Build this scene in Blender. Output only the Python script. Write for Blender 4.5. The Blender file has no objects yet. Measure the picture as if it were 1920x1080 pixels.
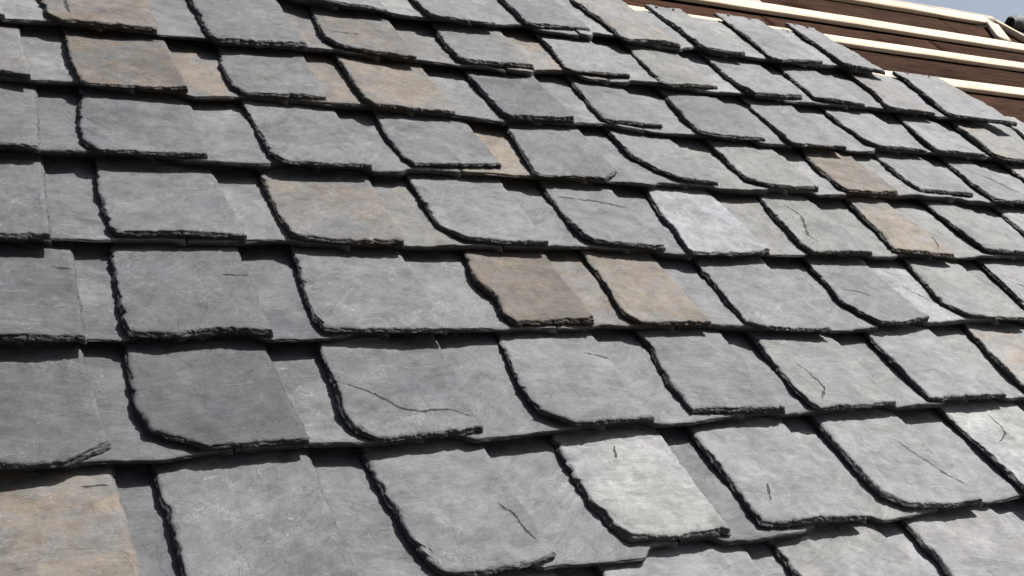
import bpy, math, random, json
import numpy as np
from mathutils import Matrix, Vector

# ------------------------------------------------------------------ camera, world, sun, exposure
SC = bpy.context.scene
COL = SC.collection
CAM_Z = 6.0
cam_d = bpy.data.cameras.new('camera'); cam = bpy.data.objects.new('camera', cam_d); COL.objects.link(cam)
cam_d.sensor_width = 36.0; cam_d.lens = 42.707; cam_d.clip_start = 0.05; cam_d.clip_end = 5000
cam.location = (0, 0, CAM_Z); cam.rotation_euler = (math.radians(90), 0, 0)
SC.camera = cam
SC.render.resolution_x = 1024; SC.render.resolution_y = 576

# the roof's own axes: U runs along the courses, V up the slope, N out of the slates
U = Vector((0.86120568, 0.5082566, 0.0)); V = Vector((-0.40434573, 0.6851359, 0.60588227)); N = Vector((0.30794366, -0.52178926, 0.79555432))
ORG = Vector((-0.55780295, 0.94515855, -0.28559624 + CAM_Z))
SUN_UVN = (.44, .36, .78)
sd = (U * SUN_UVN[0] + V * SUN_UVN[1] + N * SUN_UVN[2]).normalized()
sun_d = bpy.data.lights.new('sun', 'SUN'); sun = bpy.data.objects.new('sun', sun_d); COL.objects.link(sun)
sun_d.energy = 4.6; sun_d.angle = math.radians(0.5); sun_d.color = (1.0, 0.98, 0.95)
sun.rotation_euler = (-sd).to_track_quat('-Z', 'Y').to_euler(); sun.location = (3, 2, 12)
w = bpy.data.worlds.new('World'); SC.world = w; w.use_nodes = True
nt = w.node_tree; bg = nt.nodes['Background']
sky = nt.nodes.new('ShaderNodeTexSky'); sky.sky_type = 'NISHITA'; sky.sun_disc = False
sky.sun_elevation = math.asin(sd.z); sky.sun_rotation = math.atan2(sd.x, sd.y)
sky.altitude = 200; sky.air_density = 1.0; sky.dust_density = 7.0; sky.ozone_density = 1.0
nt.links.new(sky.outputs[0], bg.inputs[0]); bg.inputs[1].default_value = .05
SC.view_settings.view_transform = 'Standard'; SC.view_settings.look = 'None'
SC.view_settings.exposure = 1.55; SC.view_settings.gamma = 1.0; SC.view_settings.use_curve_mapping = False

rnd = random.Random(4)
E0 = 0.2                                   # exposed length of one course
TU, TL, GAP = .058 * E0, .050 * E0, .024 * E0
TILT = (TU + TL + GAP) / E0

# ------------------------------------------------------------------ node helpers
class NT:
    def __init__(s, name):
        s.m = bpy.data.materials.new(name); s.m.use_nodes = True; s.t = s.m.node_tree
        s.b = s.t.nodes['Principled BSDF']
    def n(s, typ, ins=None, **kw):
        x = s.t.nodes.new(typ)
        for k, v in kw.items(): setattr(x, k, v)
        for k, v in (ins or {}).items():
            if isinstance(v, bpy.types.NodeSocket): s.t.links.new(v, x.inputs[k])
            else: x.inputs[k].default_value = v
        return x
    def math(s, op, a, b=0.0, c=0.0, clamp=False):
        return s.n('ShaderNodeMath', {0: a, 1: b, 2: c}, operation=op, use_clamp=clamp).outputs[0]
    def noise(s, vec, scale, detail=4, rough=.55, dist=0.0):
        return s.n('ShaderNodeTexNoise', {'Vector': vec, 'Scale': scale, 'Detail': detail, 'Roughness': rough, 'Distortion': dist}).outputs[0]
    def ramp(s, fac, a, b, smooth=True):
        return s.n('ShaderNodeMapRange', {0: fac, 1: a, 2: b, 3: 0.0, 4: 1.0}, interpolation_type='SMOOTHSTEP' if smooth else 'LINEAR').outputs[0]
    def mix(s, fac, a, b, mode='MIX'):
        x = s.n('ShaderNodeMix', data_type='RGBA', blend_type=mode)
        for i, v in ((0, fac), (6, a), (7, b)):
            if isinstance(v, bpy.types.NodeSocket): s.t.links.new(v, x.inputs[i])
            else: x.inputs[i].default_value = v
        return x.outputs[2]
    def attr(s, name, typ='GEOMETRY'):
        return s.n('ShaderNodeAttribute', attribute_name=name, attribute_type=typ)
    def mapping(s, vec, scale=(1, 1, 1), rot=(0, 0, 0), loc=(0, 0, 0)):
        return s.n('ShaderNodeMapping', {'Vector': vec, 'Scale': scale, 'Rotation': rot, 'Location': loc}).outputs[0]

# ------------------------------------------------------------------ slate material
def slate_material():
    q = NT('riven_slate')
    tc = q.n('ShaderNodeTexCoord').outputs['Object']
    oi = q.n('ShaderNodeObjectInfo')
    rv = oi.outputs['Random']
    off = q.n('ShaderNodeCombineXYZ', {0: q.math('MULTIPLY', rv, 37.0), 1: q.math('MULTIPLY', rv, 91.0), 2: q.math('MULTIPLY', rv, 13.0)}).outputs[0]
    rot = q.n('ShaderNodeVectorRotate', {'Vector': tc, 'Angle': q.math('MULTIPLY_ADD', rv, 1.1, -.75)}, rotation_type='Z_AXIS').outputs[0]
    p = q.n('ShaderNodeVectorMath', {0: rot, 1: off}, operation='ADD').outputs[0]
    pr = q.n('ShaderNodeVectorMath', {0: tc, 1: off}, operation='ADD').outputs[0]
    grain = q.mapping(p, (1, 2.4, 1)); grain2 = q.mapping(p, (1, 7, 1))
    soft = q.mapping(p, (1, 1.6, 1))
    scu = q.attr('scuff', 'OBJECT').outputs['Fac']
    tan = oi.outputs['Alpha']
    base = oi.outputs['Color']
    # cloudy tone
    cloud = q.noise(soft, 13, 4, .6, .6)
    clo2 = q.noise(q.mapping(p, (1.2, 1, 1), (0, 0, 1.1)), 34, 5, .65, .5)
    fine = q.noise(grain, 60, 6, .7, .6)
    str_ = q.noise(grain2, 24, 6, .7, .9)
    tone = q.math('MULTIPLY_ADD', q.math('SUBTRACT', cloud, .5), 1.0, 1.0)
    tone = q.math('ADD', tone, q.math('MULTIPLY', q.math('SUBTRACT', q.noise(pr, 5.5, 2, .5), .5), .45))
    tone = q.math('ADD', tone, q.math('MULTIPLY', q.math('SUBTRACT', clo2, .5), 1.15))
    tone = q.math('ADD', tone, q.math('MULTIPLY', q.math('SUBTRACT', fine, .5), .66))
    tone = q.math('ADD', tone, q.math('MULTIPLY', q.math('SUBTRACT', str_, .5), q.math('MULTIPLY_ADD', rv, .3, .05)))
    lam = q.noise(q.mapping(p, (1, 1.9, 1)), 7, 5, .6, .9)
    sn = q.math('MULTIPLY', lam, 11.0); fl = q.math('FLOOR', sn); fr = q.math('SUBTRACT', sn, fl)
    lev = q.n('ShaderNodeTexWhiteNoise', {'W': q.math('MULTIPLY_ADD', rv, 50.0, fl)}, noise_dimensions='1D').outputs[0]
    tone = q.math('ADD', tone, q.math('MULTIPLY', q.math('SUBTRACT', lev, .5), .17))
    rid = q.math('MULTIPLY', q.ramp(fr, .90, 1.0), q.ramp(q.noise(pr, 15, 2), .42, .62))
    col = q.mix(1.0, base, q.n('ShaderNodeCombineColor', {0: tone, 1: tone, 2: tone}).outputs[0], 'MULTIPLY')
    # faint violet / green casts
    cast = q.noise(pr, 9, 2, .5)
    col = q.mix(q.math('MULTIPLY', q.ramp(cast, .5, .72), .30), col, q.mix(1.0, col, (.97, .95, 1.12, 1), 'MULTIPLY'))
    # rusty buff bloom
    tn = q.noise(q.mapping(pr, (1, 1.5, 1), (0, 0, .5)), 8.5, 5, .62, .8)
    lo = q.math('SUBTRACT', .70, q.math('MULTIPLY', tan, .43))
    tm = q.n('ShaderNodeMapRange', {0: tn, 1: lo, 2: q.math('ADD', lo, .22), 3: 0.0, 4: 1.0}, interpolation_type='SMOOTHSTEP').outputs[0]
    tm = q.math('MULTIPLY', tm, q.math('MINIMUM', q.math('MULTIPLY_ADD', tan, 1.0, .25), 1.0), clamp=True)
    warm = q.mix(q.ramp(q.noise(soft, 30, 4), .35, .7), (1.18, .98, .78, 1), (1.07, .99, .90, 1))
    col = q.mix(tm, col, q.mix(1.0, col, warm, 'MULTIPLY'))
    # pale scuffs and lime marks
    sc = q.noise(q.mapping(p, (1, 5, 1), (0, 0, 2.2)), 34, 5, .72, 1.5)
    scm = q.math('MULTIPLY', q.ramp(sc, .56, .74), q.ramp(q.noise(pr, 10, 3), .45, .62))
    sc2 = q.noise(q.mapping(p, (1, 1.4, 1)), 120, 3, .6, .3)
    vein = q.noise(q.mapping(p, (1, 1.5, 1), (0, 0, .9)), 20, 5, .65, 2.2)
    vl = q.math('SUBTRACT', 1.0, q.ramp(q.math('ABSOLUTE', q.math('SUBTRACT', vein, .52)), .0, .016))
    vl = q.math('MULTIPLY', vl, q.ramp(q.noise(pr, 12, 3), .46, .66))
    scm = q.math('MAXIMUM', q.math('MULTIPLY', scm, .85), q.math('MULTIPLY', q.ramp(sc2, .66, .75), .6))
    scm = q.math('MAXIMUM', scm, q.math('MULTIPLY', vl, .6))
    scm = q.math('MAXIMUM', scm, q.math('MULTIPLY', rid, .35))
    scm = q.math('MULTIPLY', scm, q.math('MULTIPLY', scu, q.math('MULTIPLY_ADD', q.math('FRACT', q.math('MULTIPLY', rv, 7.3)), .7, .7)), clamp=True)
    col = q.mix(scm, col, q.mix(1.0, col, (1.95, 1.95, 1.93, 1), 'MULTIPLY'))
    # fine straight pale scratches running across the cleft
    scr = q.noise(q.mapping(pr, (1, 16, 1), (0, 0, .62)), 16, 3, .6, .15)
    scr2 = q.noise(q.mapping(pr, (1, 14, 1), (0, 0, -.25)), 20, 3, .6, .15)
    sm_ = q.math('MAXIMUM', q.math('MULTIPLY', q.ramp(scr, .64, .72), q.ramp(q.noise(pr, 14, 2), .5, .6)), q.math('MULTIPLY', q.ramp(scr2, .62, .72), q.ramp(q.noise(p, 11, 2), .48, .6)))
    col = q.mix(q.math('MULTIPLY', sm_, q.math('MULTIPLY', scu, .5), clamp=True), col, q.mix(1.0, col, (1.6, 1.6, 1.6, 1), 'MULTIPLY'))
    # soft charcoal bruises
    br = q.math('MULTIPLY', q.ramp(q.noise(p, 9, 3, .6, .4), .58, .70), .34)
    col = q.mix(br, col, q.mix(1.0, col, (.45, .46, .49, 1), 'MULTIPLY'))
    # dark pits
    pit = q.noise(q.mapping(p, (1, 2.5, 1)), 75, 3, .6, .4)
    pm = q.math('MULTIPLY', q.ramp(pit, .70, .76), q.ramp(q.noise(pr, 12, 2), .5, .62))
    # hairline fissures
    hn = q.noise(q.mapping(p, (1, 3.2, 1), (0, 0, -.5)), 11, 3, .55, 1.2)
    hl = q.math('SUBTRACT', 1.0, q.ramp(q.math('ABSOLUTE', q.math('SUBTRACT', hn, .47)), .0005, .0035))
    hl = q.math('MULTIPLY', hl, q.ramp(q.noise(pr, 13, 2), .60, .70))
    # split lines with their own place on a slate
    jit = q.math('MULTIPLY', q.math('SUBTRACT', q.noise(tc, 90, 4, .7), .5), .009)
    ext = q.attr('crack_reach').outputs['Fac']
    cd = q.math('ABSOLUTE', q.math('ADD', q.attr('crack_distance').outputs['Fac'], jit))
    wid = q.math('MULTIPLY', ext, q.math('MULTIPLY_ADD', q.ramp(q.noise(tc, 55, 3, .7), .3, .75), .0019, .0001))
    ck = q.math('SUBTRACT', 1.0, q.ramp(q.math('SUBTRACT', cd, wid), -.0002, .0007))
    ck = q.math('MULTIPLY', ck, q.ramp(ext, .02, .25))
    top = q.attr('unshaded_face').outputs['Fac']
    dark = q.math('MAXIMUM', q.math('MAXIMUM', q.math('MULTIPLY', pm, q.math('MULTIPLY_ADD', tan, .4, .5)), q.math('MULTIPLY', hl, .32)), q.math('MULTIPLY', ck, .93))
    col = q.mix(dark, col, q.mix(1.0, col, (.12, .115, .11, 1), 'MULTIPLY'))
    # left and tail edges: dark hewn stone, further darkened to paint in their shade
    edge_shade = q.mix(1.0, col, (.29, .285, .29, 1), 'MULTIPLY')
    col = q.mix(top, edge_shade, col)
    q.t.links.new(col, q.b.inputs['Base Color'])
    rg = q.math('MULTIPLY_ADD', q.noise(soft, 40, 3), .16, .60)
    q.t.links.new(rg, q.b.inputs['Roughness']); q.b.inputs['Specular IOR Level'].default_value = .16
    # relief: riven laminations (terraces), grain, cracks
    ter = q.math('ADD', fl, q.ramp(fr, .88, 1.0))
    h = q.math('MULTIPLY', ter, .0004)
    h = q.math('ADD', h, q.math('MULTIPLY', fine, .0015))
    h = q.math('ADD', h, q.math('MULTIPLY', str_, .0012))
    h = q.math('ADD', h, q.math('MULTIPLY', clo2, .0010))
    h = q.math('ADD', h, q.math('MULTIPLY', q.noise(p, 260, 3, .7), .0007))
    h = q.math('SUBTRACT', h, q.math('MULTIPLY', ck, .004))
    h = q.math('SUBTRACT', h, q.math('MULTIPLY', hl, .0007))
    bp = q.n('ShaderNodeBump', {'Strength': 1.0, 'Distance': 1.0, 'Height': h})
    q.t.links.new(bp.outputs[0], q.b.inputs['Normal'])
    return q.m

def wood_material(name, c1, c2, rough=.7, sc=1.0, knots=.0):
    q = NT(name)
    tc = q.n('ShaderNodeTexCoord').outputs['Object']
    rv = q.n('ShaderNodeObjectInfo').outputs['Random']
    off = q.n('ShaderNodeCombineXYZ', {0: q.math('MULTIPLY', rv, 31.0), 1: q.math('MULTIPLY', rv, 17.0), 2: q.math('MULTIPLY', rv, 5.0)}).outputs[0]
    p = q.n('ShaderNodeVectorMath', {0: tc, 1: off}, operation='ADD').outputs[0]
    g = q.noise(q.mapping(p, (1, 16, 16)), 6 * sc, 6, .65, 1.2)
    g2 = q.noise(q.mapping(p, (1, 5, 5)), 9 * sc, 4, .6, .5)
    col = q.mix(q.ramp(g, .3, .7), c1, c2)
    ov = q.math('MULTIPLY_ADD', rv, .5, .78)
    col = q.mix(1.0, col, q.n('ShaderNodeCombineColor', {0: ov, 1: ov, 2: ov}).outputs[0], 'MULTIPLY') if knots else col
    t = q.math('MULTIPLY_ADD', q.math('SUBTRACT', g2, .5), .5, 1.0)
    col = q.mix(1.0, col, q.n('ShaderNodeCombineColor', {0: t, 1: t, 2: t}).outputs[0], 'MULTIPLY')
    if knots:
        kn = q.n('ShaderNodeTexVoronoi', {'Vector': q.mapping(p, (1, 1.6, 1)), 'Scale': 9.0, 'Randomness': 1.0}).outputs['Distance']
        km = q.math('MULTIPLY', q.math('SUBTRACT', 1.0, q.ramp(kn, .04, .22)), knots)
        col = q.mix(km, col, q.mix(1.0, col, (.35, .3, .3, 1), 'MULTIPLY'))
    q.t.links.new(col, q.b.inputs['Base Color']); q.b.inputs['Roughness'].default_value = rough
    q.b.inputs['Specular IOR Level'].default_value = .01
    bp = q.n('ShaderNodeBump', {'Strength': .6, 'Distance': 1.0, 'Height': q.math('MULTIPLY', g, .0012)})
    q.t.links.new(bp.outputs[0], q.b.inputs['Normal'])
    return q.m

MAT_SLATE = slate_material()
MAT_BATTEN = wood_material('fresh_pine', (.30, .24, .18, 1), (.37, .31, .245, 1), .6)
MAT_BROWN = wood_material('treated_brown_board', (.0095, .0045, .0029, 1), (.030, .0155, .0098, 1), .8, 1.0, .8)
MAT_GREYED = wood_material('weathered_pine', (.17, .15, .13, 1), (.25, .22, .19, 1), .8)
def plain(name, col, rough, metal=0.0, nscale=40, amt=.3):
    q = NT(name); tc = q.n('ShaderNodeTexCoord').outputs['Object']
    c = q.mix(q.noise(tc, nscale, 4), tuple(v * (1 - amt) for v in col) + (1,), tuple(v * (1 + amt) for v in col) + (1,))
    q.t.links.new(c, q.b.inputs['Base Color']); q.b.inputs['Roughness'].default_value = rough; q.b.inputs['Metallic'].default_value = metal
    bp = q.n('ShaderNodeBump', {'Strength': .5, 'Distance': 1.0, 'Height': q.math('MULTIPLY', q.noise(tc, nscale * 3, 3), .001)})
    q.t.links.new(bp.outputs[0], q.b.inputs['Normal'])
    return q.m
MAT_NAIL = plain('dull_nail', (.05, .04, .035), .6, .4, 200)
MAT_FELT = plain('black_felt', (.022, .022, .026), .75, 0, 60)
MAT_GROUND = plain('bare_ground', (.16, .14, .11), .95, 0, .6)

# ------------------------------------------------------------------ mesh helpers
def fast_mesh(name, verts, quads, smooth=None, attrs=None):
    me = bpy.data.meshes.new(name)
    verts = np.asarray(verts, dtype=np.float32); quads = np.asarray(quads, dtype=np.int32)
    me.vertices.add(len(verts)); me.vertices.foreach_set('co', verts.ravel())
    me.loops.add(quads.size); me.loops.foreach_set('vertex_index', quads.ravel())
    me.polygons.add(len(quads))
    me.polygons.foreach_set('loop_start', np.arange(len(quads), dtype=np.int32) * 4)
    me.polygons.foreach_set('loop_total', np.full(len(quads), 4, dtype=np.int32))
    me.update(calc_edges=True)
    if smooth is not None: me.polygons.foreach_set('use_smooth', smooth)
    for k, (dom, a) in (attrs or {}).items():
        at = me.attributes.new(k, 'FLOAT', dom); at.data.foreach_set('value', np.asarray(a, dtype=np.float32))
    me.update()
    return me

class VNoise:                               # smooth value noise on a lattice
    def __init__(s, seed): s.r = np.random.default_rng(seed); s.g = s.r.uniform(-1, 1, (64, 64))
    def __call__(s, x, y):
        x = np.asarray(x, float) + 1000.0; y = np.asarray(y, float) + 1000.0
        xi = np.floor(x).astype(int); yi = np.floor(y).astype(int); fx = x - xi; fy = y - yi
        fx = fx * fx * (3 - 2 * fx); fy = fy * fy * (3 - 2 * fy); g = s.g
        a = g[xi % 64, yi % 64]; b = g[(xi + 1) % 64, yi % 64]; c = g[xi % 64, (yi + 1) % 64]; d = g[(xi + 1) % 64, (yi + 1) % 64]
        return (a * (1 - fx) + b * fx) * (1 - fy) + (c * (1 - fx) + d * fx) * fy
    def fbm(s, x, y, o=4, r=.55):
        t = 0; a = 1.0
        for k in range(o): t = t + a * s(x * 2 ** k + 17 * k, y * 2 ** k + 9 * k); a *= r
        return t

def resample(P, n, sharp=0.0):
    P = np.asarray(P, float); d = np.r_[0, np.cumsum(np.hypot(*np.diff(P, axis=0).T))]
    t = np.linspace(0, d[-1], n)
    Q = np.c_[np.interp(t, d, P[:, 0]), np.interp(t, d, P[:, 1])]
    return Q

def build_slate(kind, L, B, R, thick, seed, cracks):
    """one hand-dressed slate: riven top sheet, flaked sloping edges, flat back. Returns (mesh, origin)."""
    vn = VNoise(seed); rg = np.random.default_rng(seed + 1)
    L = np.array(L); B = np.array(B); R = np.array(R)
    org = np.array([(B[0, 0] + B[-1, 0]) / 2, (B[1:, 1].mean())])
    nu, nv = (64, 84) if kind == 'U' else (30, 40)
    l = resample(L, nv); r = resample(R, nv); b = resample(B, nu); h = resample(np.array([L[0], R[0]]), nu)
    # soften the dressed corner a little
    for c in (l, b, r):
        c[1:-1] = (c[:-2] + c[1:-1] * 2 + c[2:]) / 4
    # ragged hand-cut outline
    sL = np.linspace(0, .3, nv); sB = np.linspace(0, .22, nu)
    amp = .0007 if kind == 'U' else .0005
    def chips(arc, per_m, dmax):
        d = np.zeros(len(arc)); Ltot = arc[-1]
        for _ in range(max(1, int(per_m * Ltot))):
            c = rg.uniform(0, Ltot); w1 = rg.uniform(.002, .014); w2 = rg.uniform(.002, .014); dp = dmax * rg.uniform(.15, 1) ** 1.8
            t_ = np.where(arc < c, (c - arc) / w1, (arc - c) / w2)
            d = np.maximum(d, dp * np.clip(1 - t_ ** rg.choice([1.0, 3.0]), 0, 1))
        return d
    K = 1.0 if kind == 'U' else .45
    cl = chips(sL, 70, .0042 * K); cb = chips(sB, 75, .0040 * K); cr_ = chips(sL, 45, .0026 * K)
    l[:, 0] += amp * vn.fbm(sL * 110, 3.1 + 0 * sL, 4, .7) + cl + .0005 * vn.fbm(sL * 16, 8.0 + 0 * sL, 2)
    r[:, 0] += amp * vn.fbm(sL * 100, 13.7 + 0 * sL, 4, .7) - cr_ + .0005 * vn.fbm(sL * 14, 18.0 + 0 * sL, 2)
    b[:, 1] += amp * vn.fbm(sB * 110, 23.3 + 0 * sB, 4, .7) + cb + .0006 * vn.fbm(sB * 16, 28.0 + 0 * sB, 2)
    h[:, 1] += .0016 * vn.fbm(sB * 60, 33.9 + 0 * sB, 4)
    # matching corners
    l[-1] = b[0]; r[-1] = b[-1]; h[0] = l[0]; h[-1] = r[0]
    s = np.linspace(0, 1, nu)[None, :, None]; t = np.linspace(0, 1, nv)[:, None, None]
    # denser rows near the edges
    G = (1 - t) * h[None] + t * b[None] + (1 - s) * l[:, None] + s * r[:, None] - ((1 - s) * (1 - t) * h[0] + s * (1 - t) * h[-1] + (1 - s) * t * b[0] + s * t * b[-1])
    X = G[..., 0]; Y = G[..., 1]
    ph = seed % 97
    Z = .0009 * vn.fbm(X * 9 + ph, Y * 12, 4, .55) + .0005 * vn.fbm(X * 55, Y * 90 + ph, 3, .6)
    lam = vn.fbm(X * 7 + 5, Y * 14 + ph, 5, .6) * 4.0
    Z += .00055 * (np.floor(lam) + np.clip((lam - np.floor(lam) - .75) * 4, 0, 1))
    # flakes lost along the left and tail edges lower the rim
    S = np.linspace(0, 1, nu)[None, :] * np.ones((nv, 1)); T = np.linspace(0, 1, nv)[:, None] * np.ones((1, nu))
    wdt = np.hypot(*(R[-1] - L[-1])); hgt = L[0, 1] - B[1, 1]
    dE = np.minimum(np.minimum(S * wdt, (1 - S) * wdt * 1.6), (1 - T) * hgt)
    lip = .0035 * (1 + .8 * vn.fbm(X * 60, Y * 60, 3, .6))
    if kind == 'U':
        Z -= np.clip(1 - dE / np.clip(lip, .001, None), 0, 1) ** 1.5 * .0012
    # slight natural bow
    Z += (.0012 * rg.normal()) * ((S - .5) ** 2 * 4 - .33)
    V3 = np.stack([X - org[0], Y - org[1], Z], -1).reshape(-1, 3)
    idx = np.arange(nu * nv).reshape(nv, nu)
    q = np.stack([idx[1:, :-1], idx[1:, 1:], idx[:-1, 1:], idx[:-1, :-1]], -1).reshape(-1, 4)
    lost = np.r_[cl, cb[1:], cr_[::-1][1:], np.zeros(nu - 2)]
    # perimeter (counter-clockwise seen from above): left side down, tail, right side up, head
    per = np.r_[idx[:, 0], idx[-1, 1:], idx[::-1, -1][1:], idx[0, ::-1][1:-1]]
    P = V3[per]; n = len(per)
    tg = np.roll(P, -1, 0) - np.roll(P, 1, 0); out = np.c_[tg[:, 1], -tg[:, 0]]; out /= np.maximum(np.hypot(*out.T), 1e-9)[:, None]
    # average the outward direction
    for _ in range(3): out = (np.roll(out, 1, 0) + out + np.roll(out, -1, 0)) / 3
    out /= np.maximum(np.hypot(*out.T), 1e-9)[:, None]
    arc = np.r_[0, np.cumsum(np.hypot(*np.diff(P[:, :2], axis=0).T))]
    rings = 7 if kind == 'U' else 5
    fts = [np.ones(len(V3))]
    verts = [V3]; quads = [q]; prev = per; base = len(V3)
    slope = (.12 if kind == 'U' else .05) + .10 * rg.random()
    chip = np.clip(vn.fbm(arc * 28, arc * 0 + 7, 3, .6), -1, 1)          # where bigger flakes are off
    side = np.zeros(len(q)); Zt = P[:, 2]
    for k in range(1, rings + 1):
        f = k / rings
        jag = vn.fbm(arc * 160 + k * 3.3, arc * 0 + k * 2.1, 3, .7)
        lamn = np.round(vn.fbm(arc * 30, arc * 0 + (k // 2) * 5.7, 2, .6) * 2) / 2
        prof = slope * min(f / .45, 1.0) - (.62 if kind == 'U' else .8) * max(f - .5, 0) * 1.5 * np.clip(1 - out[:, 0] * 2, 0, 1) + .12 * f * np.clip(out[:, 0] * 2 - .6, 0, 1)
        o = lost * min(f * 1.7, 1) * (1 - .5 * (chip > .2)) + thick * (prof + slope * .5 * chip * f + (.06 * jag + .08 * lamn) * (1 if kind == 'U' else .6) * (1 if k < rings else .4))
        
        z = Zt * (1 - f) - thick * f + (.05 * thick * vn(arc * 70, arc * 0 + k * 9.1) if k < rings else 0)
        Rr = np.c_[P[:, 0] + out[:, 0] * o, P[:, 1] + out[:, 1] * o, z]
        fts.append(.85 * np.clip(out[:, 0] * 2 - .4, 0, 1)); verts.append(Rr); cur = base + np.arange(n); base += n  # right-hand edges keep nearly the top colour; no shade painted there
        quads.append(np.stack([prev, cur, np.roll(cur, -1), np.roll(prev, -1)], -1)); prev = cur
    # flat back: ring closed by a coarse grid on the same perimeter order
    cen = np.array([[0, V3[:, 1].mean(), -thick]]); verts.append(cen); ci = base; base += 1
    m = n // 2 * 2
    bq = [[ci, prev[(i + 2) % n], prev[(i + 1) % n], prev[i]] for i in range(0, m, 2)]
    if n % 2: bq.append([ci, prev[0], prev[n - 1], prev[n - 1]][:4]) if False else None
    bq = [x for x in bq if x is not None]
    quads.append(np.array(bq))
    Vv = np.concatenate(verts); Q = np.concatenate(quads)
    nt_ = len(q); sm = np.zeros(len(Q), bool); sm[:nt_] = True
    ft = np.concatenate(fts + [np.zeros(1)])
    cdist = np.full(len(Vv), 9.0); reach = np.zeros(len(Vv))
    if cracks:
        A = Vv[:, :2] + org
        bestd = np.full(len(Vv), 1e9)
        for P2 in cracks:
            P2 = np.array(P2); tot = np.hypot(*np.diff(P2, axis=0).T).sum(); run = 0
            for i in range(len(P2) - 1):
                a, b2 = P2[i], P2[i + 1]; d = b2 - a; Ls = np.hypot(*d); d = d / Ls
                rel = A - a; al = rel @ d; sg = rel[:, 0] * -d[1] + rel[:, 1] * d[0]
                lo = -1e9 if i == 0 else 0; hi = 1e9 if i == len(P2) - 2 else Ls
                ex = np.maximum(np.maximum(lo - al, al - hi), 0)
                dd = np.hypot(sg, ex); upd = dd < bestd
                tt = (run + al) / tot
                bestd = np.where(upd, dd, bestd); cdist = np.where(upd, np.where(ex > 0, np.sign(sg) * dd, sg), cdist)
                rr = (1 - np.clip(np.abs(tt - .5) * 2, 0, 2) ** 3) * (1.05 + 1.8 * max(P2[:, 1].mean(), 0))
                reach = np.where(upd, rr, reach); run += Ls
        reach = np.clip(reach, -.5, 4)
    me = fast_mesh('slate', Vv, Q, sm, {'unshaded_face': ('POINT', ft), 'crack_distance': ('POINT', cdist), 'crack_reach': ('POINT', reach)})
    me.materials.append(MAT_SLATE)
    return me, org

def bar_mesh(name, x0, x1, y0, y1, z0, z1, mat, seed=0, seg=30, wob=.0012, bev=.0015):
    """sawn timber: a long box with eased arrises and slightly wavy faces, sections along X"""
    rg = np.random.default_rng(seed); vn = VNoise(seed)
    xs = np.linspace(x0, x1, seg + 1); ring = []
    c = [(y0 + bev, z0), (y1 - bev, z0), (y1, z0 + bev), (y1, z1 - bev), (y1 - bev, z1), (y0 + bev, z1), (y0, z1 - bev), (y0, z0 + bev)]
    V_ = []
    for i, x in enumerate(xs):
        for j, (y, z) in enumerate(c):
            V_.append((x, y + wob * float(vn.fbm(x * 5, j // 2 * 3.3, 3)), z + wob * .5 * float(vn.fbm(x * 5, 50 + j // 4 * 3.3, 3))))
    Q = []
    for i in range(seg):
        for j in range(8):
            a = i * 8 + j; b = i * 8 + (j + 1) % 8
            Q.append((a, b, b + 8, a + 8))
    e = seg * 8
    for o, fl in ((0, 1), (e, 0)):
        for q4 in ((0, 1, 2, 3), (0, 3, 4, 7), (4, 5, 6, 7)):
            w4 = [o + k for k in q4]; Q.append(tuple(w4[::-1]) if fl else tuple(w4))
    me = fast_mesh(name, V_, Q); me.materials.append(mat)
    return me

def link(name, me, parent=None, loc=(0, 0, 0), rot=(0, 0, 0)):
    o = bpy.data.objects.new(name, me); COL.objects.link(o)
    if parent is not None: o.parent = parent
    o.location = loc; o.rotation_euler = rot
    return o

# ------------------------------------------------------------------ ground far below the scaffold
gm = fast_mesh('ground', [(-400, -400, 0), (400, -400, 0), (400, 400, 0), (-400, 400, 0)], [(0, 1, 2, 3)]); gm.materials.append(MAT_GROUND)
g = link('ground', gm); g['kind'] = 'structure'

# ------------------------------------------------------------------ the roof
roof = bpy.data.objects.new('slate_roof', None); COL.objects.link(roof)
roof.matrix_world = Matrix(((U.x, V.x, N.x, ORG.x), (U.y, V.y, N.y, ORG.y), (U.z, V.z, N.z, ORG.z), (0, 0, 0, 1)))
roof['label'] = 'pitched roof of overlapping grey and buff slates with bare battens towards its top'
roof['category'] = 'roof'; roof['kind'] = 'thing'
roof.empty_display_size = .3

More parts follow.
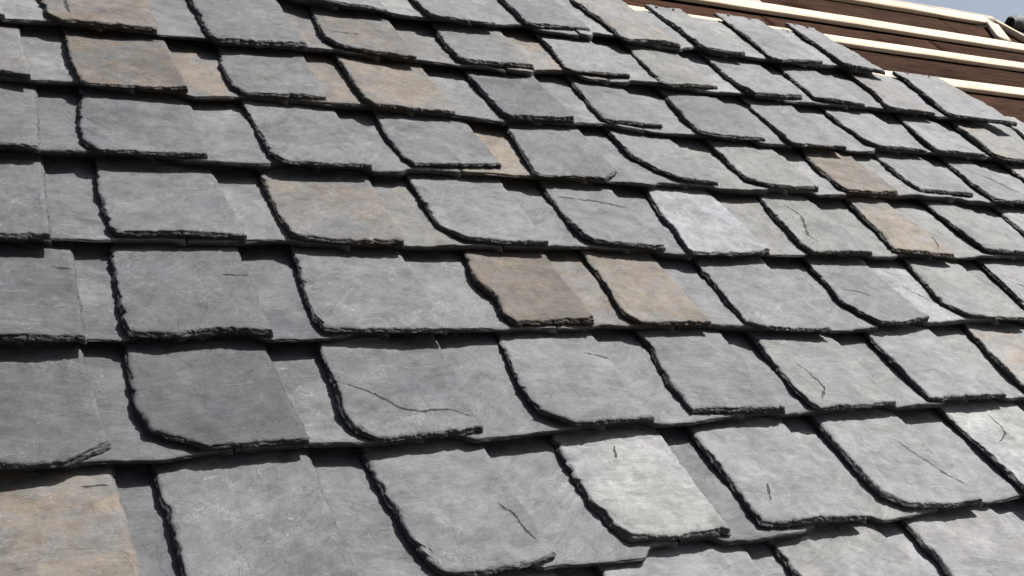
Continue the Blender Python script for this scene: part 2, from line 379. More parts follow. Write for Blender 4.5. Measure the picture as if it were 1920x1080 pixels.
SLATES=[
["U","Y",[[-0.3029,-0.096],[-0.3017,-0.3],[-0.2959,-0.38]],[[-0.296,-0.38],[-0.28,-0.3993],[-0.18,-0.3985],[-0.13,-0.3974]],[[-0.1326,-0.096],[-0.13,-0.398]],166.0,0.67],
["S","Y",[[-0.2175,-0.0994],[-0.2144,-0.392]],[[-0.2144,-0.392],[-0.145,-0.392],[-0.133,-0.4089],[-0.0623,-0.405],[-0.0503,-0.392],[0.0174,-0.392]],[[0.0194,-0.0994],[0.0174,-0.392]],177.7,0.02],
["U","Y",[[-0.0656,-0.096],[-0.0716,-0.3],[-0.0723,-0.38]],[[-0.066,-0.38],[-0.05,-0.4009],[0.0594,-0.4],[0.1094,-0.3962]],[[0.1063,-0.096],[0.1094,-0.398]],143.7,0.0],
["S","Y",[[0.0189,-0.0908],[0.0204,-0.392]],[[0.0204,-0.392],[0.0944,-0.392],[0.1064,-0.4057],[0.2124,-0.4039],[0.2244,-0.392],[0.2886,-0.392]],[[0.2874,-0.0908],[0.2886,-0.392]],162.5,0.06],
["U","Y",[[0.1975,-0.096],[0.196,-0.3],[0.2024,-0.38]],[[0.199,-0.38],[0.215,-0.4002],[0.3342,-0.4002],[0.3842,-0.3993]],[[0.3842,-0.096],[0.3842,-0.398]],145.9,0.43],
["S","Y",[[0.2972,-0.1007],[0.2916,-0.392]],[[0.2916,-0.392],[0.3692,-0.392],[0.3812,-0.4033],[0.4814,-0.4061],[0.4934,-0.392],[0.5526,-0.392]],[[0.5543,-0.1007],[0.5526,-0.392]],165.2,0.01],
["U","Y",[[0.4706,-0.096],[0.4606,-0.3],[0.4714,-0.38]],[[0.4711,-0.38],[0.4871,-0.3987],[0.5975,-0.4036],[0.6475,-0.3998]],[[0.6507,-0.096],[0.6475,-0.398]],156.7,0.0],
["S","Y",[[0.5541,-0.093],[0.5556,-0.392]],[[0.5556,-0.392],[0.6325,-0.392],[0.6445,-0.4046],[0.733,-0.4026],[0.745,-0.392],[0.7929,-0.392]],[[0.793,-0.093],[0.7929,-0.392]],158.3,0.02],
["U","Y",[[0.7183,-0.096],[0.7172,-0.3],[0.723,-0.38]],[[0.7232,-0.38],[0.7392,-0.398],[0.8217,-0.3995],[0.8717,-0.3971]],[[0.8712,-0.096],[0.8717,-0.398]],154.9,0.11],
["S","Y",[[0.7946,-0.095],[0.7959,-0.392]],[[0.7959,-0.392],[0.8567,-0.392],[0.8687,-0.4081],[0.9451,-0.4035],[0.9571,-0.392],[1.0188,-0.392]],[[1.0219,-0.095],[1.0188,-0.392]],152.0,0.09],
["U","Y",[[0.9325,-0.096],[0.9311,-0.3],[0.9351,-0.38]],[[0.9361,-0.38],[0.9521,-0.4005],[1.0595,-0.3996],[1.1095,-0.3976]],[[1.1124,-0.096],[1.1095,-0.398]],156.6,0.0],
["S","Y",[[1.026,-0.0932],[1.0218,-0.392]],[[1.0218,-0.392],[1.0945,-0.392],[1.1065,-0.3999],[1.194,-0.4061],[1.206,-0.392],[1.2575,-0.392]],[[1.2622,-0.0932],[1.2575,-0.392]],171.4,0.02],
["U","Y",[[1.1756,-0.096],[1.1782,-0.3],[1.184,-0.38]],[[1.1805,-0.38],[1.1965,-0.4012],[1.2898,-0.4027],[1.3398,-0.3962]],[[1.3398,-0.096],[1.3398,-0.398]],152.4,0.12],
["S","Y",[[1.2605,-0.0937],[1.2605,-0.392]],[[1.2605,-0.392],[1.3248,-0.392],[1.3368,-0.4074],[1.4351,-0.4014],[1.4471,-0.392],[1.5066,-0.392]],[[1.5057,-0.0937],[1.5066,-0.392]],166.7,0.06],
["U","Y",[[1.4223,-0.096],[1.4215,-0.3],[1.4251,-0.38]],[[1.426,-0.38],[1.442,-0.4017],[1.5447,-0.3981],[1.5947,-0.3981]],[[1.5949,-0.096],[1.5947,-0.398]],146.7,0.0],
["S","Y",[[1.5193,-0.093],[1.5096,-0.392]],[[1.5096,-0.392],[1.5797,-0.392],[1.5917,-0.4053],[1.6939,-0.4019],[1.7059,-0.392],[1.7563,-0.392]],[[1.7554,-0.093],[1.7563,-0.392]],165.4,0.02],
["U","Y",[[1.6776,-0.096],[1.6744,-0.3],[1.6839,-0.38]],[[1.6814,-0.38],[1.6974,-0.4011],[1.7911,-0.4014],[1.8411,-0.3993]],[[1.8415,-0.096],[1.8411,-0.398]],152.9,0.0],
["S","Y",[[1.7604,-0.0932],[1.7593,-0.392]],[[1.7593,-0.392],[1.8261,-0.392],[1.8381,-0.4045],[1.9367,-0.4046],[1.9487,-0.392],[2.0007,-0.392]],[[1.9989,-0.0932],[2.0007,-0.392]],152.1,0.02],
["U","Y",[[1.9244,-0.096],[1.9225,-0.3],[1.9267,-0.38]],[[1.9286,-0.38],[1.9446,-0.3993],[2.0319,-0.3987],[2.0819,-0.3983]],[[2.0847,-0.096],[2.0819,-0.398]],146.0,0.3],
["U","Z",[[-0.4635,0.104],[-0.4708,-0.1],[-0.4675,-0.18]],[[-0.4594,-0.18],[-0.4434,-0.1995],[-0.3457,-0.1995],[-0.2957,-0.1959]],[[-0.2936,0.104],[-0.2957,-0.198]],150.7,0.0],
["S","Z",[[-0.3753,0.1052],[-0.3818,-0.192]],[[-0.3818,-0.192],[-0.3107,-0.192],[-0.2987,-0.2084],[-0.2286,-0.2053],[-0.2166,-0.192],[-0.149,-0.192]],[[-0.1453,0.1052],[-0.149,-0.192]],176.5,0.01],
["U","Z",[[-0.2443,0.104],[-0.2431,-0.1],[-0.2386,-0.18]],[[-0.2375,-0.18],[-0.2215,-0.2006],[-0.102,-0.2001],[-0.052,-0.1987]],[[-0.0508,0.104],[-0.052,-0.198]],146.5,0.0],
["S","Z",[[-0.146,0.1045],[-0.146,-0.192]],[[-0.146,-0.192],[-0.067,-0.192],[-0.055,-0.2081],[0.0223,-0.2047],[0.0343,-0.192],[0.1015,-0.192]],[[0.1023,0.1045],[0.1015,-0.192]],178.9,0.09],
["U","Z",[[0.0095,0.104],[0.01,-0.1],[0.0123,-0.18]],[[0.0101,-0.18],[0.0261,-0.2021],[0.146,-0.2004],[0.196,-0.1986]],[[0.1913,0.104],[0.196,-0.198]],170.9,0.3],
["S","Z",[[0.0971,0.1022],[0.1045,-0.192]],[[0.1045,-0.192],[0.181,-0.192],[0.193,-0.2042],[0.2959,-0.2034],[0.3079,-0.192],[0.3663,-0.192]],[[0.3652,0.1022],[0.3663,-0.192]],152.3,0.02],
["U","Z",[[0.2838,0.104],[0.2819,-0.1],[0.2859,-0.18]],[[0.2881,-0.18],[0.3041,-0.2011],[0.4037,-0.2001],[0.4537,-0.1985]],[[0.4563,0.104],[0.4537,-0.198]],146.8,0.0],
["S","Z",[[0.3641,0.1051],[0.3693,-0.192]],[[0.3693,-0.192],[0.4387,-0.192],[0.4507,-0.2093],[0.5494,-0.2042],[0.5614,-0.192],[0.617,-0.192]],[[0.6165,0.1051],[0.617,-0.192]],157.3,0.07],
["U","Z",[[0.5316,0.104],[0.5298,-0.1],[0.5394,-0.18]],[[0.5378,-0.18],[0.5538,-0.2039],[0.6572,-0.202],[0.7072,-0.195]],[[0.7103,0.104],[0.7072,-0.198]],178.9,0.0],
["S","Z",[[0.6124,0.1053],[0.62,-0.192]],[[0.62,-0.192],[0.6922,-0.192],[0.7042,-0.2067],[0.7707,-0.2002],[0.7827,-0.192],[0.8642,-0.192]],[[0.8658,0.1053],[0.8642,-0.192]],174.2,0.07],
["U","Z",[[0.7717,0.1016],[0.7654,-0.0148],[0.7607,-0.1003]],[[0.7607,-0.1003],[0.7722,-0.2027],[0.9659,-0.2005]],[[0.9774,0.1024],[0.9659,-0.2005]],168,0.05],
["S","Z",[[0.8694,0.1027],[0.8672,-0.192]],[[0.8672,-0.192],[0.9509,-0.192],[0.9629,-0.2053],[1.032,-0.2045],[1.044,-0.192],[1.1227,-0.192]],[[1.1251,0.1027],[1.1227,-0.192]],172,0.0],
["U","Z",[[1.0248,0.1074],[1.0237,-0.0117],[1.018,-0.0639],[1.022,-0.1357]],[[1.022,-0.1357],[1.0309,-0.1998],[1.2247,-0.2011]],[[1.1877,0.1058],[1.2247,-0.2011]],178,0.35],
["S","Z",[[1.1192,0.103],[1.1257,-0.192]],[[1.1257,-0.192],[1.2097,-0.192],[1.2217,-0.2053],[1.2585,-0.2061],[1.2705,-0.192],[1.3537,-0.192]],[[1.3474,0.103],[1.3537,-0.192]],185,0.0],
["U","Z",[[1.2612,0.1062],[1.2556,-0.003],[1.2435,-0.1039],[1.2485,-0.1664]],[[1.2485,-0.1664],[1.2643,-0.1968],[1.4548,-0.1995]],[[1.4181,0.1037],[1.4548,-0.1995]],186,0.05],
["S","Z",[[1.3663,0.1025],[1.3567,-0.192]],[[1.3567,-0.192],[1.4398,-0.192],[1.4518,-0.2073],[1.5478,-0.2063],[1.5598,-0.192],[1.6093,-0.192]],[[1.6109,0.1025],[1.6093,-0.192]],190,0],
["U","Z",[[1.5318,0.104],[1.532,-0.1],[1.5378,-0.18]],[[1.5352,-0.18],[1.5512,-0.2008],[1.6396,-0.2006],[1.6896,-0.1993]],[[1.6885,0.104],[1.6896,-0.198]],171.9,0.13],
["S","Z",[[1.6061,0.1011],[1.6123,-0.192]],[[1.6123,-0.192],[1.6746,-0.192],[1.6866,-0.208],[1.7962,-0.2086],[1.8082,-0.192],[1.8632,-0.192]],[[1.8539,0.1011],[1.8632,-0.192]],157.2,0.07],
["U","Z",[[1.7744,0.104],[1.7786,-0.1],[1.7862,-0.18]],[[1.7814,-0.18],[1.7974,-0.2011],[1.9007,-0.2001],[1.9507,-0.1991]],[[1.9517,0.104],[1.9507,-0.198]],143.5,0.2],
["S","Z",[[1.878,0.1049],[1.8662,-0.192]],[[1.8662,-0.192],[1.9357,-0.192],[1.9477,-0.2048],[2.0223,-0.2052],[2.0343,-0.192],[2.0921,-0.192]],[[2.0927,0.1049],[2.0921,-0.192]],159.2,0.05],
["U","Z",[[2.0109,0.104],[2.011,-0.1],[2.0123,-0.18]],[[2.0134,-0.18],[2.0294,-0.2004],[2.1263,-0.1989],[2.1763,-0.1967]],[[2.1791,0.104],[2.1763,-0.198]],167.8,0.24],
["U","A",[[-0.3175,0.304],[-0.3134,0.1],[-0.3181,0.02]],[[-0.3134,0.02],[-0.2974,0.0004],[-0.1991,0.001],[-0.1491,0.0009]],[[-0.1467,0.304],[-0.1491,0.002]],147.6,0.0],
["S","A",[[-0.2336,0.3028],[-0.2298,0.008]],[[-0.2298,0.008],[-0.1641,0.008],[-0.1521,-0.006],[-0.0806,-0.0036],[-0.0686,0.008],[-0.0136,0.008]],[[-0.0149,0.3028],[-0.0136,0.008]],173.2,0.06],
["U","A",[[-0.0982,0.304],[-0.093,0.1],[-0.0906,0.02]],[[-0.0928,0.02],[-0.0768,0.001],[0.0189,-0.002],[0.0689,0.0014]],[[0.0673,0.304],[0.0689,0.002]],139.8,0.0],
["S","A",[[-0.0161,0.2995],[-0.0106,0.008]],[[-0.0106,0.008],[0.0539,0.008],[0.0659,-0.004],[0.1389,-0.0048],[0.1509,0.008],[0.2025,0.008]],[[0.1979,0.2995],[0.2025,0.008]],150.3,0.02],
["U","A",[[0.1445,0.3011],[0.1372,0.1855],[0.1289,0.054]],[[0.1289,0.054],[0.1298,0.021],[0.2709,-0.0163]],[[0.2811,0.3043],[0.2709,-0.0163]],154,0.75],
["S","A",[[0.207,0.3036],[0.2055,0.008]],[[0.2055,0.008],[0.2614,0.008],[0.2734,-0.0128],[0.3277,-0.0168],[0.3397,0.008],[0.3948,0.008]],[[0.3963,0.3036],[0.3948,0.008]],135,0.0],
["U","A",[[0.3232,0.3046],[0.3202,0.1915],[0.317,0.1071],[0.314,0.0348],[0.3159,-0.0012]],[[0.3159,-0.0012],[0.3256,-0.0169],[0.4724,-0.0293]],[[0.4974,0.3011],[0.4724,-0.0293]],152,0.0],
["S","A",[[0.3966,0.3072],[0.3978,0.008]],[[0.3978,0.008],[0.4641,0.008],[0.4761,-0.0279],[0.5713,-0.0231],[0.5833,0.008],[0.6291,0.008]],[[0.632,0.3072],[0.6291,0.008]],154,0.0],
["U","A",[[0.5553,0.3037],[0.5556,0.1964],[0.5533,0.1154],[0.554,0.0494],[0.5566,0.0199]],[[0.5566,0.0199],[0.5659,-0.0003],[0.6051,-0.0087],[0.6621,-0.0038],[0.7055,0.006]],[[0.7104,0.3014],[0.7055,0.006]],158,0.12],
["S","A",[[0.6346,0.3047],[0.6321,0.008]],[[0.6321,0.008],[0.67,0.008],[0.682,-0.0056],[0.7483,-0.0093],[0.8239,-0.0098],[0.8359,0.008],[0.8795,0.008]],[[0.8718,0.3047],[0.8795,0.008]],163,0.05],
["U","A",[[0.8225,0.3021],[0.8137,0.1964],[0.8012,0.1323],[0.7965,0.0756],[0.802,0.0394]],[[0.802,0.0394],[0.8136,0.0144],[0.8722,0.0079],[0.9483,0.0056]],[[0.9839,0.3011],[0.9483,0.0056]],196,0.08],
["S","A",[[0.8761,0.3075],[0.8825,0.008]],[[0.8825,0.008],[0.9282,0.008],[0.9402,-0.0068],[1.0043,-0.0074],[1.0667,-0.0054],[1.0956,0.008]],[[1.0909,0.3075],[1.0956,0.008]],160,0.0],
["U","A",[[1.0384,0.3018],[1.0276,0.1939],[1.0186,0.1319],[1.0132,0.0723],[1.0047,0.0117]],[[1.0047,0.0117],[1.033,0.0064],[1.0941,0.0034],[1.1667,-0.0022]],[[1.2032,0.3029],[1.1667,-0.0022]],176,0.05],
["S","A",[[1.0969,0.3062],[1.0986,0.008]],[[1.0986,0.008],[1.1899,0.008],[1.2019,-0.0044],[1.2981,0.0009],[1.3192,0.008]],[[1.3261,0.3062],[1.3192,0.008]],180,0.0],
["U","A",[[1.263,0.3038],[1.2522,0.1958],[1.2345,0.0911],[1.2319,0.0329]],[[1.2319,0.0329],[1.2614,0.0099],[1.3241,0.0],[1.3891,-0.0012]],[[1.4253,0.3026],[1.3891,-0.0012]],184,0.05],
["S","A",[[1.318,0.3044],[1.3222,0.008]],[[1.3222,0.008],[1.3982,0.008],[1.4102,0.0018],[1.5075,0.0072],[1.5195,0.008],[1.6116,0.008]],[[1.6121,0.3044],[1.6116,0.008]],180,0.0],
["U","A",[[1.5277,0.3052],[1.5168,0.196],[1.5075,0.1055],[1.4943,0.0139]],[[1.4943,0.0139],[1.4987,-0.0165],[1.7095,-0.0018]],[[1.6726,0.3069],[1.7095,-0.0018]],204,0.05],
["S","A",[[1.6207,0.3027],[1.6146,0.008]],[[1.6146,0.008],[1.7129,0.008],[1.7249,-0.0034],[1.8183,0.0001],[1.8303,0.008],[1.8628,0.008]],[[1.8693,0.3027],[1.8628,0.008]],190,0.0],
["U","A",[[1.7842,0.304],[1.7767,0.1],[1.7823,0.02]],[[1.7843,0.02],[1.8003,0.0012],[1.902,0.0013],[1.952,0.0019]],[[1.9543,0.304],[1.952,0.002]],139.6,0.21],
["S","A",[[1.87,0.3042],[1.8658,0.008]],[[1.8658,0.008],[1.937,0.008],[1.949,-0.0046],[2.0343,-0.0049],[2.0463,0.008],[2.1161,0.008]],[[2.1129,0.3042],[2.1161,0.008]],178.7,0.07],
["U","A",[[2.0235,0.304],[2.0288,0.1],[2.0243,0.02]],[[2.0273,0.02],[2.0433,-0.0009],[2.1564,0.0016],[2.2064,0.0013]],[[2.2118,0.304],[2.2064,0.002]],136.9,0.0],
["U","B",[[-0.3552,0.5027],[-0.3576,0.2987],[-0.3507,0.2187]],[[-0.3526,0.2187],[-0.3366,0.1994],[-0.2237,0.1993],[-0.1737,0.2027]],[[-0.1781,0.5027],[-0.1737,0.2007]],150.3,0.0],
["S","B",[[-0.2651,0.5049],[-0.2641,0.2067]],[[-0.2641,0.2067],[-0.1887,0.2067],[-0.1767,0.1911],[-0.1046,0.1964],[-0.0926,0.2067],[-0.0417,0.2067]],[[-0.0428,0.5049],[-0.0417,0.2067]],171.3,0.07],
["U","B",[[-0.1152,0.5027],[-0.1207,0.2987],[-0.1146,0.2187]],[[-0.112,0.2187],[-0.096,0.201],[-0.0097,0.2],[0.0403,0.2015]],[[0.0422,0.5027],[0.0403,0.2007]],145.0,0.13],
["S","B",[[-0.0444,0.5023],[-0.0387,0.2067]],[[-0.0387,0.2067],[0.0253,0.2067],[0.0373,0.1888],[0.1215,0.1971],[0.1335,0.2067],[0.1983,0.2067]],[[0.1938,0.5023],[0.1983,0.2067]],178.3,0.04],
["U","B",[[0.1315,0.4978],[0.1241,0.3927],[0.1115,0.2158]],[[0.1115,0.2158],[0.1178,0.1919],[0.1687,0.1906],[0.2282,0.192],[0.2756,0.2222]],[[0.2794,0.4973],[0.2756,0.2222]],130,0.0],
["S","B",[[0.2081,0.5],[0.2013,0.2067]],[[0.2013,0.2067],[0.2212,0.2067],[0.2332,0.1965],[0.2559,0.2007],[0.323,0.1946],[0.3817,0.2043],[0.4031,0.2067]],[[0.4059,0.5],[0.4031,0.2067]],137,0.1],
["U","B",[[0.3309,0.4998],[0.3252,0.3873],[0.3129,0.2758],[0.3198,0.2354]],[[0.3198,0.2354],[0.371,0.2018],[0.4363,0.2013],[0.4841,0.2011]],[[0.4946,0.4994],[0.4841,0.2011]],120,0.0],
["S","B",[[0.4135,0.4987],[0.4061,0.2067]],[[0.4061,0.2067],[0.4783,0.2067],[0.4903,0.2078],[0.5569,0.1996],[0.6043,0.2017],[0.6312,0.2067]],[[0.6366,0.4987],[0.6312,0.2067]],150,0.0],
["U","B",[[0.5725,0.4989],[0.5607,0.3809],[0.5518,0.3048],[0.5399,0.2477],[0.5467,0.2168]],[[0.5467,0.2168],[0.5732,0.1958],[0.6479,0.1995],[0.7048,0.2056]],[[0.74,0.4989],[0.7048,0.2056]],150,0.0],
["S","B",[[0.6236,0.4995],[0.6342,0.2067]],[[0.6342,0.2067],[0.6744,0.2067],[0.6864,0.1909],[0.7644,0.1967],[0.8541,0.2034],[0.8661,0.2067],[0.889,0.2067]],[[0.8928,0.4995],[0.889,0.2067]],156,0.0],
["U","B",[[0.8357,0.5026],[0.8258,0.4037],[0.7962,0.2766],[0.7969,0.2295]],[[0.7969,0.2295],[0.832,0.1955],[0.8891,0.198],[0.9552,0.1989]],[[0.9916,0.502],[0.9552,0.1989]],164,0.08],
["S","B",[[0.8915,0.5009],[0.892,0.2067]],[[0.892,0.2067],[0.9456,0.2067],[0.9576,0.1944],[1.0207,0.1943],[1.1031,0.2025],[1.1192,0.2067]],[[1.1171,0.5009],[1.1192,0.2067]],163,0.05],
["U","B",[[1.0686,0.4996],[1.0588,0.4011],[1.059,0.3663],[1.0296,0.2711],[1.0274,0.2117]],[[1.0274,0.2117],[1.0427,0.2129],[1.1153,0.2054],[1.1826,0.2021]],[[1.2182,0.4988],[1.1826,0.2021]],160,0.06],
["S","B",[[1.1281,0.5065],[1.1222,0.2067]],[[1.1222,0.2067],[1.1679,0.2067],[1.1799,0.1993],[1.3018,0.2002],[1.3303,0.2067]],[[1.3335,0.5065],[1.3303,0.2067]],166,0.1],
["U","B",[[1.2752,0.4995],[1.2638,0.3847],[1.2437,0.2726],[1.2352,0.212]],[[1.2352,0.212],[1.2446,0.1968],[1.3204,0.197],[1.3998,0.1985]],[[1.434,0.4967],[1.3998,0.1985]],176,0.0],
["S","B",[[1.3343,0.5023],[1.3333,0.2067]],[[1.3333,0.2067],[1.3892,0.2067],[1.4012,0.1942],[1.5096,0.1947],[1.5216,0.2067],[1.5758,0.2067]],[[1.5783,0.5023],[1.5758,0.2067]],178,0.0],
["U","B",[[1.5203,0.5034],[1.5082,0.3822],[1.4906,0.294],[1.4772,0.2035]],[[1.4772,0.2035],[1.4856,0.2014],[1.5643,0.1995],[1.6464,0.1974]],[[1.6675,0.5012],[1.6464,0.1974]],184,0.0],
["S","B",[[1.5838,0.498],[1.5788,0.2067]],[[1.5788,0.2067],[1.6402,0.2067],[1.6522,0.1945],[1.7518,0.197],[1.7638,0.2067],[1.8382,0.2067]],[[1.837,0.498],[1.8382,0.2067]],186,0.0],
["U","B",[[1.7792,0.5062],[1.7692,0.4067],[1.7353,0.3046],[1.7071,0.1957]],[[1.7071,0.1957],[1.7171,0.1874],[1.9102,0.196]],[[1.9236,0.5077],[1.9102,0.196]],186,0.6],
["S","B",[[1.8418,0.5035],[1.8412,0.2067]],[[1.8412,0.2067],[1.9073,0.2067],[1.9193,0.1948],[2.0319,0.1993],[2.0617,0.2067]],[[2.0653,0.5035],[2.0617,0.2067]],186,0.0],
["U","B",[[1.976,0.5027],[1.9809,0.2987],[1.9846,0.2187]],[[1.9826,0.2187],[1.9986,0.1971],[2.0955,0.1974],[2.1455,0.2006]],[[2.1463,0.5027],[2.1455,0.2007]],142.8,0.21],
["S","B",[[2.0611,0.5017],[2.0647,0.2067]],[[2.0647,0.2067],[2.1305,0.2067],[2.1425,0.1949],[2.2096,0.1992],[2.2216,0.2067],[2.2842,0.2067]],[[2.2848,0.5017],[2.2842,0.2067]],168.4,0.04],
["U","B",[[2.1934,0.5027],[2.1976,0.2987],[2.1996,0.2187]],[[2.2004,0.2187],[2.2164,0.1973],[2.3238,0.199],[2.3738,0.203]],[[2.3694,0.5027],[2.3738,0.2007]],176.7,0.11],
["S","B",[[2.2878,0.5004],[2.2872,0.2067]],[[2.2872,0.2067],[2.3588,0.2067],[2.3708,0.1914],[2.4738,0.1965],[2.4858,0.2067],[2.5318,0.2067]],[[2.5357,0.5004],[2.5318,0.2067]],164.6,0.04],
["U","B",[[2.4565,0.5027],[2.4532,0.2987],[2.4638,0.2187]],[[2.4633,0.2187],[2.4793,0.1991],[2.5634,0.1958],[2.6134,0.1992]],[[2.6112,0.5027],[2.6134,0.2007]],141.8,0.0],
["U","C",[[-0.3356,0.6939],[-0.3337,0.4899],[-0.3345,0.4099]],[[-0.3347,0.4099],[-0.3187,0.3896],[-0.2066,0.3883],[-0.1566,0.3938]],[[-0.1515,0.6939],[-0.1566,0.3919]],138.3,0.09],
["S","C",[[-0.2384,0.6982],[-0.2437,0.3979]],[[-0.2437,0.3979],[-0.1716,0.3979],[-0.1596,0.386],[-0.0599,0.3864],[-0.0479,0.3979],[0.0051,0.3979]],[[-0.0016,0.6982],[0.0051,0.3979]],151.9,0.08],
["U","C",[[-0.0808,0.6939],[-0.079,0.4899],[-0.0699,0.4099]],[[-0.0733,0.4099],[-0.0573,0.3904],[0.0422,0.39],[0.0922,0.389]],[[0.0867,0.6939],[0.0922,0.3919]],150.1,0.34],
["S","C",[[0.0057,0.6931],[0.0081,0.3979]],[[0.0081,0.3979],[0.0772,0.3979],[0.0892,0.3847],[0.1536,0.3864],[0.1656,0.3979],[0.2172,0.3979]],[[0.2175,0.6931],[0.2172,0.3979]],174.4,0.06],
["U","C",[[0.17,0.6879],[0.1605,0.587],[0.1436,0.4087]],[[0.1436,0.4087],[0.1478,0.387],[0.1898,0.3865],[0.2769,0.3866]],[[0.3053,0.6885],[0.2769,0.3866]],126,0.0],
["S","C",[[0.2214,0.6952],[0.2202,0.3979]],[[0.2202,0.3979],[0.2686,0.3979],[0.2806,0.3967],[0.3251,0.3904],[0.3371,0.3979],[0.4177,0.3979]],[[0.4233,0.6952],[0.4177,0.3979]],142,0.0],
["U","C",[[0.3541,0.6906],[0.3442,0.5923],[0.3339,0.4987],[0.326,0.4149]],[[0.326,0.4149],[0.329,0.3916],[0.3711,0.3855],[0.4368,0.3927],[0.4941,0.3872]],[[0.5147,0.6907],[0.4941,0.3872]],136,0.08],
["S","C",[[0.4185,0.697],[0.4207,0.3979]],[[0.4207,0.3979],[0.4765,0.3979],[0.4885,0.3826],[0.557,0.3835],[0.5959,0.3895],[0.6079,0.3979],[0.6564,0.3979]],[[0.6535,0.697],[0.6564,0.3979]],135,0.0],
["U","C",[[0.597,0.6941],[0.5867,0.5919],[0.5681,0.4788],[0.5601,0.4192]],[[0.5601,0.4192],[0.5654,0.3936],[0.6425,0.3899],[0.729,0.3846]],[[0.7571,0.6901],[0.729,0.3846]],150,0.0],
["S","C",[[0.6567,0.6966],[0.6594,0.3979]],[[0.6594,0.3979],[0.7303,0.3979],[0.7423,0.3987],[0.8164,0.3976],[0.8284,0.3979],[0.9108,0.3979]],[[0.9116,0.6966],[0.9108,0.3979]],156,0.0],
["U","C",[[0.8624,0.6932],[0.8535,0.5974],[0.8335,0.5111],[0.8444,0.4735],[0.835,0.4243]],[[0.835,0.4243],[0.8436,0.4016],[0.9069,0.4043],[0.9712,0.4027]],[[1.0061,0.6927],[0.9712,0.4027]],132,1.0],
["S","C",[[0.9181,0.6955],[0.9138,0.3979]],[[0.9138,0.3979],[0.9648,0.3979],[0.9768,0.404],[1.0494,0.4004],[1.0614,0.3979],[1.1197,0.3979]],[[1.122,0.6955],[1.1197,0.3979]],156,0.8],
["U","C",[[1.0776,0.6968],[1.0675,0.5955],[1.0536,0.5013],[1.0352,0.4205]],[[1.0352,0.4205],[1.0557,0.3947],[1.1032,0.392],[1.175,0.3901]],[[1.2118,0.6945],[1.175,0.3901]],160,0.85],
["S","C",[[1.1211,0.6984],[1.1227,0.3979]],[[1.1227,0.3979],[1.1794,0.3979],[1.1914,0.3947],[1.2871,0.384],[1.2991,0.3979],[1.3415,0.3979]],[[1.3443,0.6984],[1.3415,0.3979]],170,0.15],
["U","C",[[1.2936,0.6962],[1.2829,0.5891],[1.2545,0.4535],[1.2491,0.3943]],[[1.2491,0.3943],[1.2768,0.3765],[1.3372,0.37],[1.4031,0.3663]],[[1.4427,0.694],[1.4031,0.3663]],168,0.0],
["S","C",[[1.3454,0.6921],[1.3445,0.3979]],[[1.3445,0.3979],[1.4031,0.3979],[1.4151,0.3719],[1.5273,0.378],[1.5393,0.3979],[1.5908,0.3979]],[[1.5915,0.6921],[1.5908,0.3979]],172,0.05],
["U","C",[[1.5461,0.6929],[1.5352,0.584],[1.4966,0.4512],[1.5071,0.4183]],[[1.5071,0.4183],[1.5267,0.3791],[1.5831,0.3792],[1.6494,0.3913]],[[1.6856,0.6913],[1.6494,0.3913]],166,0.0],
["S","C",[[1.5835,0.6913],[1.5938,0.3979]],[[1.5938,0.3979],[1.6344,0.3979],[1.6464,0.388],[1.7694,0.397],[1.7814,0.3979],[1.8475,0.3979]],[[1.8515,0.6913],[1.8475,0.3979]],190,0.0],
["U","C",[[1.8025,0.6983],[1.7929,0.6025],[1.7365,0.4416]],[[1.7365,0.4416],[1.7632,0.3994],[1.8241,0.3909],[1.905,0.3854]],[[1.9426,0.6994],[1.905,0.3854]],180,0.12],
["S","C",[[1.8512,0.6952],[1.8505,0.3979]],[[1.8505,0.3979],[1.9012,0.3979],[1.9132,0.3842],[2.0029,0.3892],[2.0149,0.3979],[2.0737,0.3979]],[[2.0711,0.6952],[2.0737,0.3979]],180,0.0],
["U","C",[[2.0189,0.7012],[2.0079,0.5908],[1.9538,0.4393]],[[1.9538,0.4393],[1.94,0.3771],[2.1426,0.3876]],[[2.1802,0.7025],[2.1426,0.3876]],180,0.0],
["S","C",[[2.0787,0.6931],[2.0767,0.3979]],[[2.0767,0.3979],[2.1434,0.3979],[2.1554,0.3892],[2.2648,0.3945],[2.2861,0.3979]],[[2.2864,0.6931],[2.2861,0.3979]],180,0.0],
["U","C",[[2.2038,0.6939],[2.1976,0.4899],[2.2034,0.4099]],[[2.2059,0.4099],[2.2219,0.385],[2.3277,0.3919],[2.3777,0.3927]],[[2.3778,0.6939],[2.3777,0.3919]],172.3,0.0],
["S","C",[[2.2917,0.6916],[2.2891,0.3979]],[[2.2891,0.3979],[2.3627,0.3979],[2.3747,0.3863],[2.4509,0.3863],[2.4629,0.3979],[2.5221,0.3979]],[[2.5198,0.6916],[2.5221,0.3979]],177.6,0.08],
["U","C",[[2.4416,0.6939],[2.4459,0.4899],[2.4409,0.4099]],[[2.4452,0.4099],[2.4612,0.3903],[2.5514,0.389],[2.6014,0.3902]],[[2.5943,0.6939],[2.6014,0.3919]],136.7,0.0],
["U","D",[[-0.3464,0.8885],[-0.3547,0.6845],[-0.3478,0.6045]],[[-0.3484,0.6045],[-0.3324,0.5837],[-0.2147,0.5835],[-0.1647,0.5848]],[[-0.1663,0.8885],[-0.1647,0.5865]],155.8,0.0],
["S","D",[[-0.2558,0.8875],[-0.2582,0.5925]],[[-0.2582,0.5925],[-0.1797,0.5925],[-0.1677,0.579],[-0.0985,0.5769],[-0.0865,0.5925],[-0.0248,0.5925]],[[-0.0272,0.8875],[-0.0248,0.5925]],165.1,0.09],
["U","D",[[-0.1158,0.8885],[-0.1132,0.6845],[-0.1085,0.6045]],[[-0.1115,0.6045],[-0.0955,0.5831],[0.0166,0.5858],[0.0666,0.5863]],[[0.067,0.8885],[0.0666,0.5865]],157.4,0.0],
